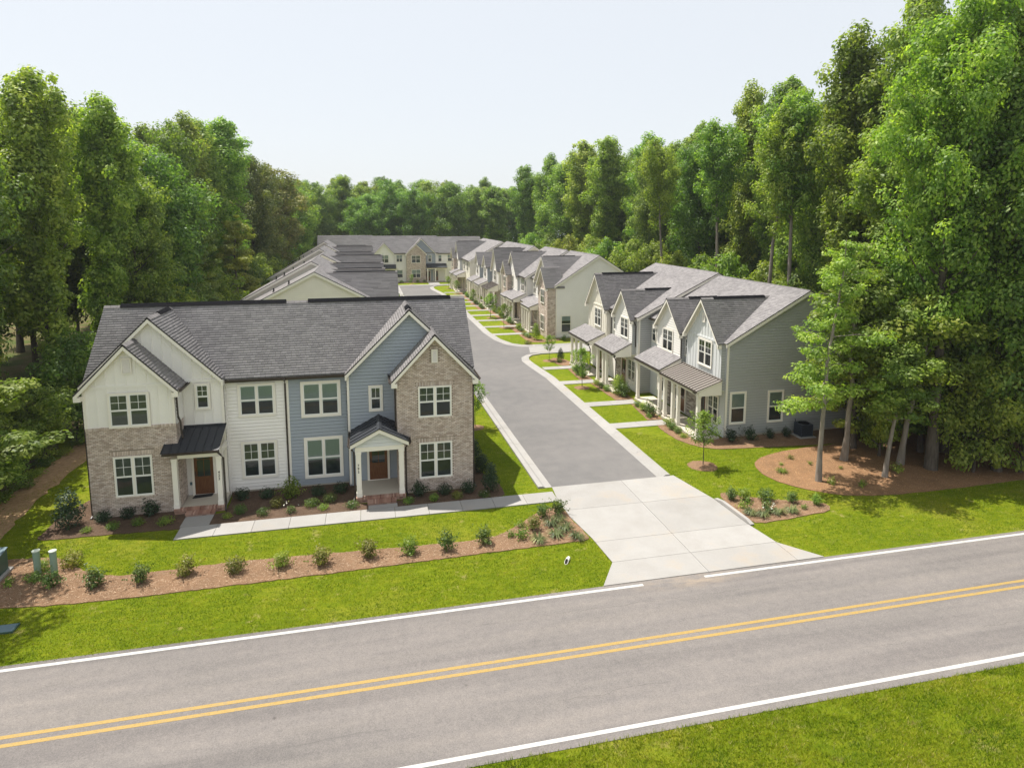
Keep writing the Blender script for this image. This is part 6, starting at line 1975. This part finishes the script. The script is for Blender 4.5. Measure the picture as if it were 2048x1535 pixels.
for i in range(9):
    y = 30.5 + i * 1.6
    shrub('spreading', 'leaf_shrub' if i % 2 else 'leaf_maple', -17.3 + rv.uniform(-.4, .2) , y, rv.uniform(1.2, 1.9), 'sprawling weeds on the bare soil by the left wood, %s from the main road' % ORD[i], 'weeds along the left soil strip', 'weed_patch', 'weeds', zs=.7)

# ------------------------------------------------------------------ small things
def cyl(mb, x, y, z0, z1, r, k=16, r1=None):
    mb.tube([(x, y, z0), (x, y, z1)], [r, r if r1 is None else r1], k)
for i, (x, y, h, lab) in enumerate([(-12.62, 26.25, .95, 'pale green utility post standing nearest the left frame edge'), (-11.95, 26.0, 1.0, 'pale green utility post half hidden by a tall bright shrub')]):
    o = empty('utility_pedestal', (x, y, 0))
    tag(o, lab, 'utility post', 'pale green utility posts')
    m = MB(); cyl(m, 0, 0, .02, h, .115); m.obj('post', 'ped_green', o)
    m = MB(); cyl(m, 0, 0, h, h + .035, .135); cyl(m, 0, 0, h + .035, h + .07, .125, 16, .05); m.obj('cap', 'ped_cap', o)
o = empty('utility_cabinet', (-14.35, 26.35, 0))
tag(o, 'dark green utility cabinet cut by the left frame edge', 'utility cabinet')
MB().hull([(-.5, -.45, .12), (.5, -.45, .12), (.5, .45, .12), (-.5, .45, .12)], [(-.5, -.42, .80), (.5, -.42, .80), (.5, .45, .92), (-.5, .45, .92)]).obj('housing', 'util_green', o)
MB().hull([(-.53, -.47, .80), (.53, -.47, .80), (.53, .48, .93), (-.53, .48, .93)], [(-.53, -.47, .84), (.53, -.47, .84), (.53, .48, .97), (-.53, .48, .97)]).obj('lid', 'meter_lid', o)
MB().box(-.62, .62, -.56, .56, .0, .12).obj('pad', 'concrete', o)
o = empty('meter_box', (-12.05, 22.75, 0))
tag(o, 'flat blue-grey meter box lid set in the grass at the left', 'meter box')
MB().hull([(-.30, -.20, .055), (.30, -.20, .055), (.30, .20, .055), (-.30, .20, .055)], [(-.28, -.18, .075), (.28, -.18, .075), (.28, .18, .075), (-.28, .18, .075)]).obj('lid', 'meter_lid', o)
MB().box(-.34, .34, -.24, .24, 0, .055).obj('frame', 'util_green', o)
# white drain outlet with a slanted mouth
o = empty('drain_pipe', (7.3, 22.65, 0), R(-20))
o.scale = (.72, .72, .72)
tag(o, 'white plastic drain pipe end poking out of the grass beside the driveway', 'drain pipe')
m = MB()
k = 18
rings = []
for (cx, r, sl) in ((.40, .085, 0), (.28, .09, 0), (.27, .105, 0), (.16, .105, 0), (-.05, .105, .20), (-.045, .088, .20), (.14, .088, 0)):
    i0 = len(m.v)
    for j in range(k):
        a = 2 * math.pi * j / k
        y, z = math.cos(a) * r, math.sin(a) * r
        m.v.append((cx + sl * (z / r) * .75 - .0, y * 1.0, .09 + z))
    rings.append(i0)
for a, b in zip(rings[:-1], rings[1:]):
    for j in range(k):
        m.f.append((a + j, a + (j + 1) % k, b + (j + 1) % k, b + j))
ob = m.obj('pipe', 'pvc', o)
m = MB(); m.poly([(-.02 + .15 * math.sin(2 * math.pi * j / k), math.cos(2 * math.pi * j / k) * .086, .09 + math.sin(2 * math.pi * j / k) * .086) for j in range(k)]); m.obj('shade_disc', 'hole', o)  # dark disc across the mouth, painting the shade inside the pipe
o.rotation_euler.z = R(55)
# air conditioner
o = empty('air_conditioner', (26.1, 33.5, 0))
tag(o, 'dark blue-grey air conditioner on a concrete pad by the grey end wall', 'air conditioner')
MB().box(-.55, .55, -.5, .5, .031, .10).obj('pad', 'concrete', o)
m = MB()
m.box(-.40, .40, -.38, .38, .10, .16).box(-.40, .40, -.38, .38, .80, .86)
for sx in (-1, 1):
    for sy in (-1, 1):
        m.box(sx * .40 - .03 if sx > 0 else -.40, .40 if sx > 0 else -.37, sy * .38 - .03 if sy > 0 else -.38, .38 if sy > 0 else -.35, .16, .80)
m.obj('cabinet', 'ac', o)
m = MB(); m.box(-.37, .37, -.35, .35, .16, .80); m.obj('coil', 'black', o)
m = MB()
for kx in range(13):
    z = .19 + kx * .047
    m.box(-.39, .39, -.378, -.352, z, z + .022).box(-.39, .39, .352, .378, z, z + .022).box(-.398, -.372, -.36, .36, z, z + .022).box(.372, .398, -.36, .36, z, z + .022)
m.obj('louvre', 'ac', o)
m = MB(); m.tube([(0, 0, .861), (0, 0, .875)], [.33, .33], 20); m.obj('fan_guard', 'black', o)
m = MB(); m.tube([(-.1, .40, .35), (-.1, .62, .35), (-.1, .66, .9), (-.1, .7, .9)], [.02] * 4, 6); m.obj('line_set', 'black', o)
# door mat with a curled edge
o = MB().hull([(-8.46, 31.50, .285), (-7.62, 31.62, .285), (-7.60, 31.90, .285), (-8.42, 31.86, .285)], [(-8.46, 31.50, .30), (-7.62, 31.62, .302), (-7.60, 31.90, .305), (-8.42, 31.86, .30)]).obj('door_mat', 'mat')
tag(o, 'dark rumpled mat lying before the left brown door', 'door mat')
for i, (x, y, s) in enumerate([(-2.9, 29.12, .5), (-3.4, 29.1, .5)]):
    pass
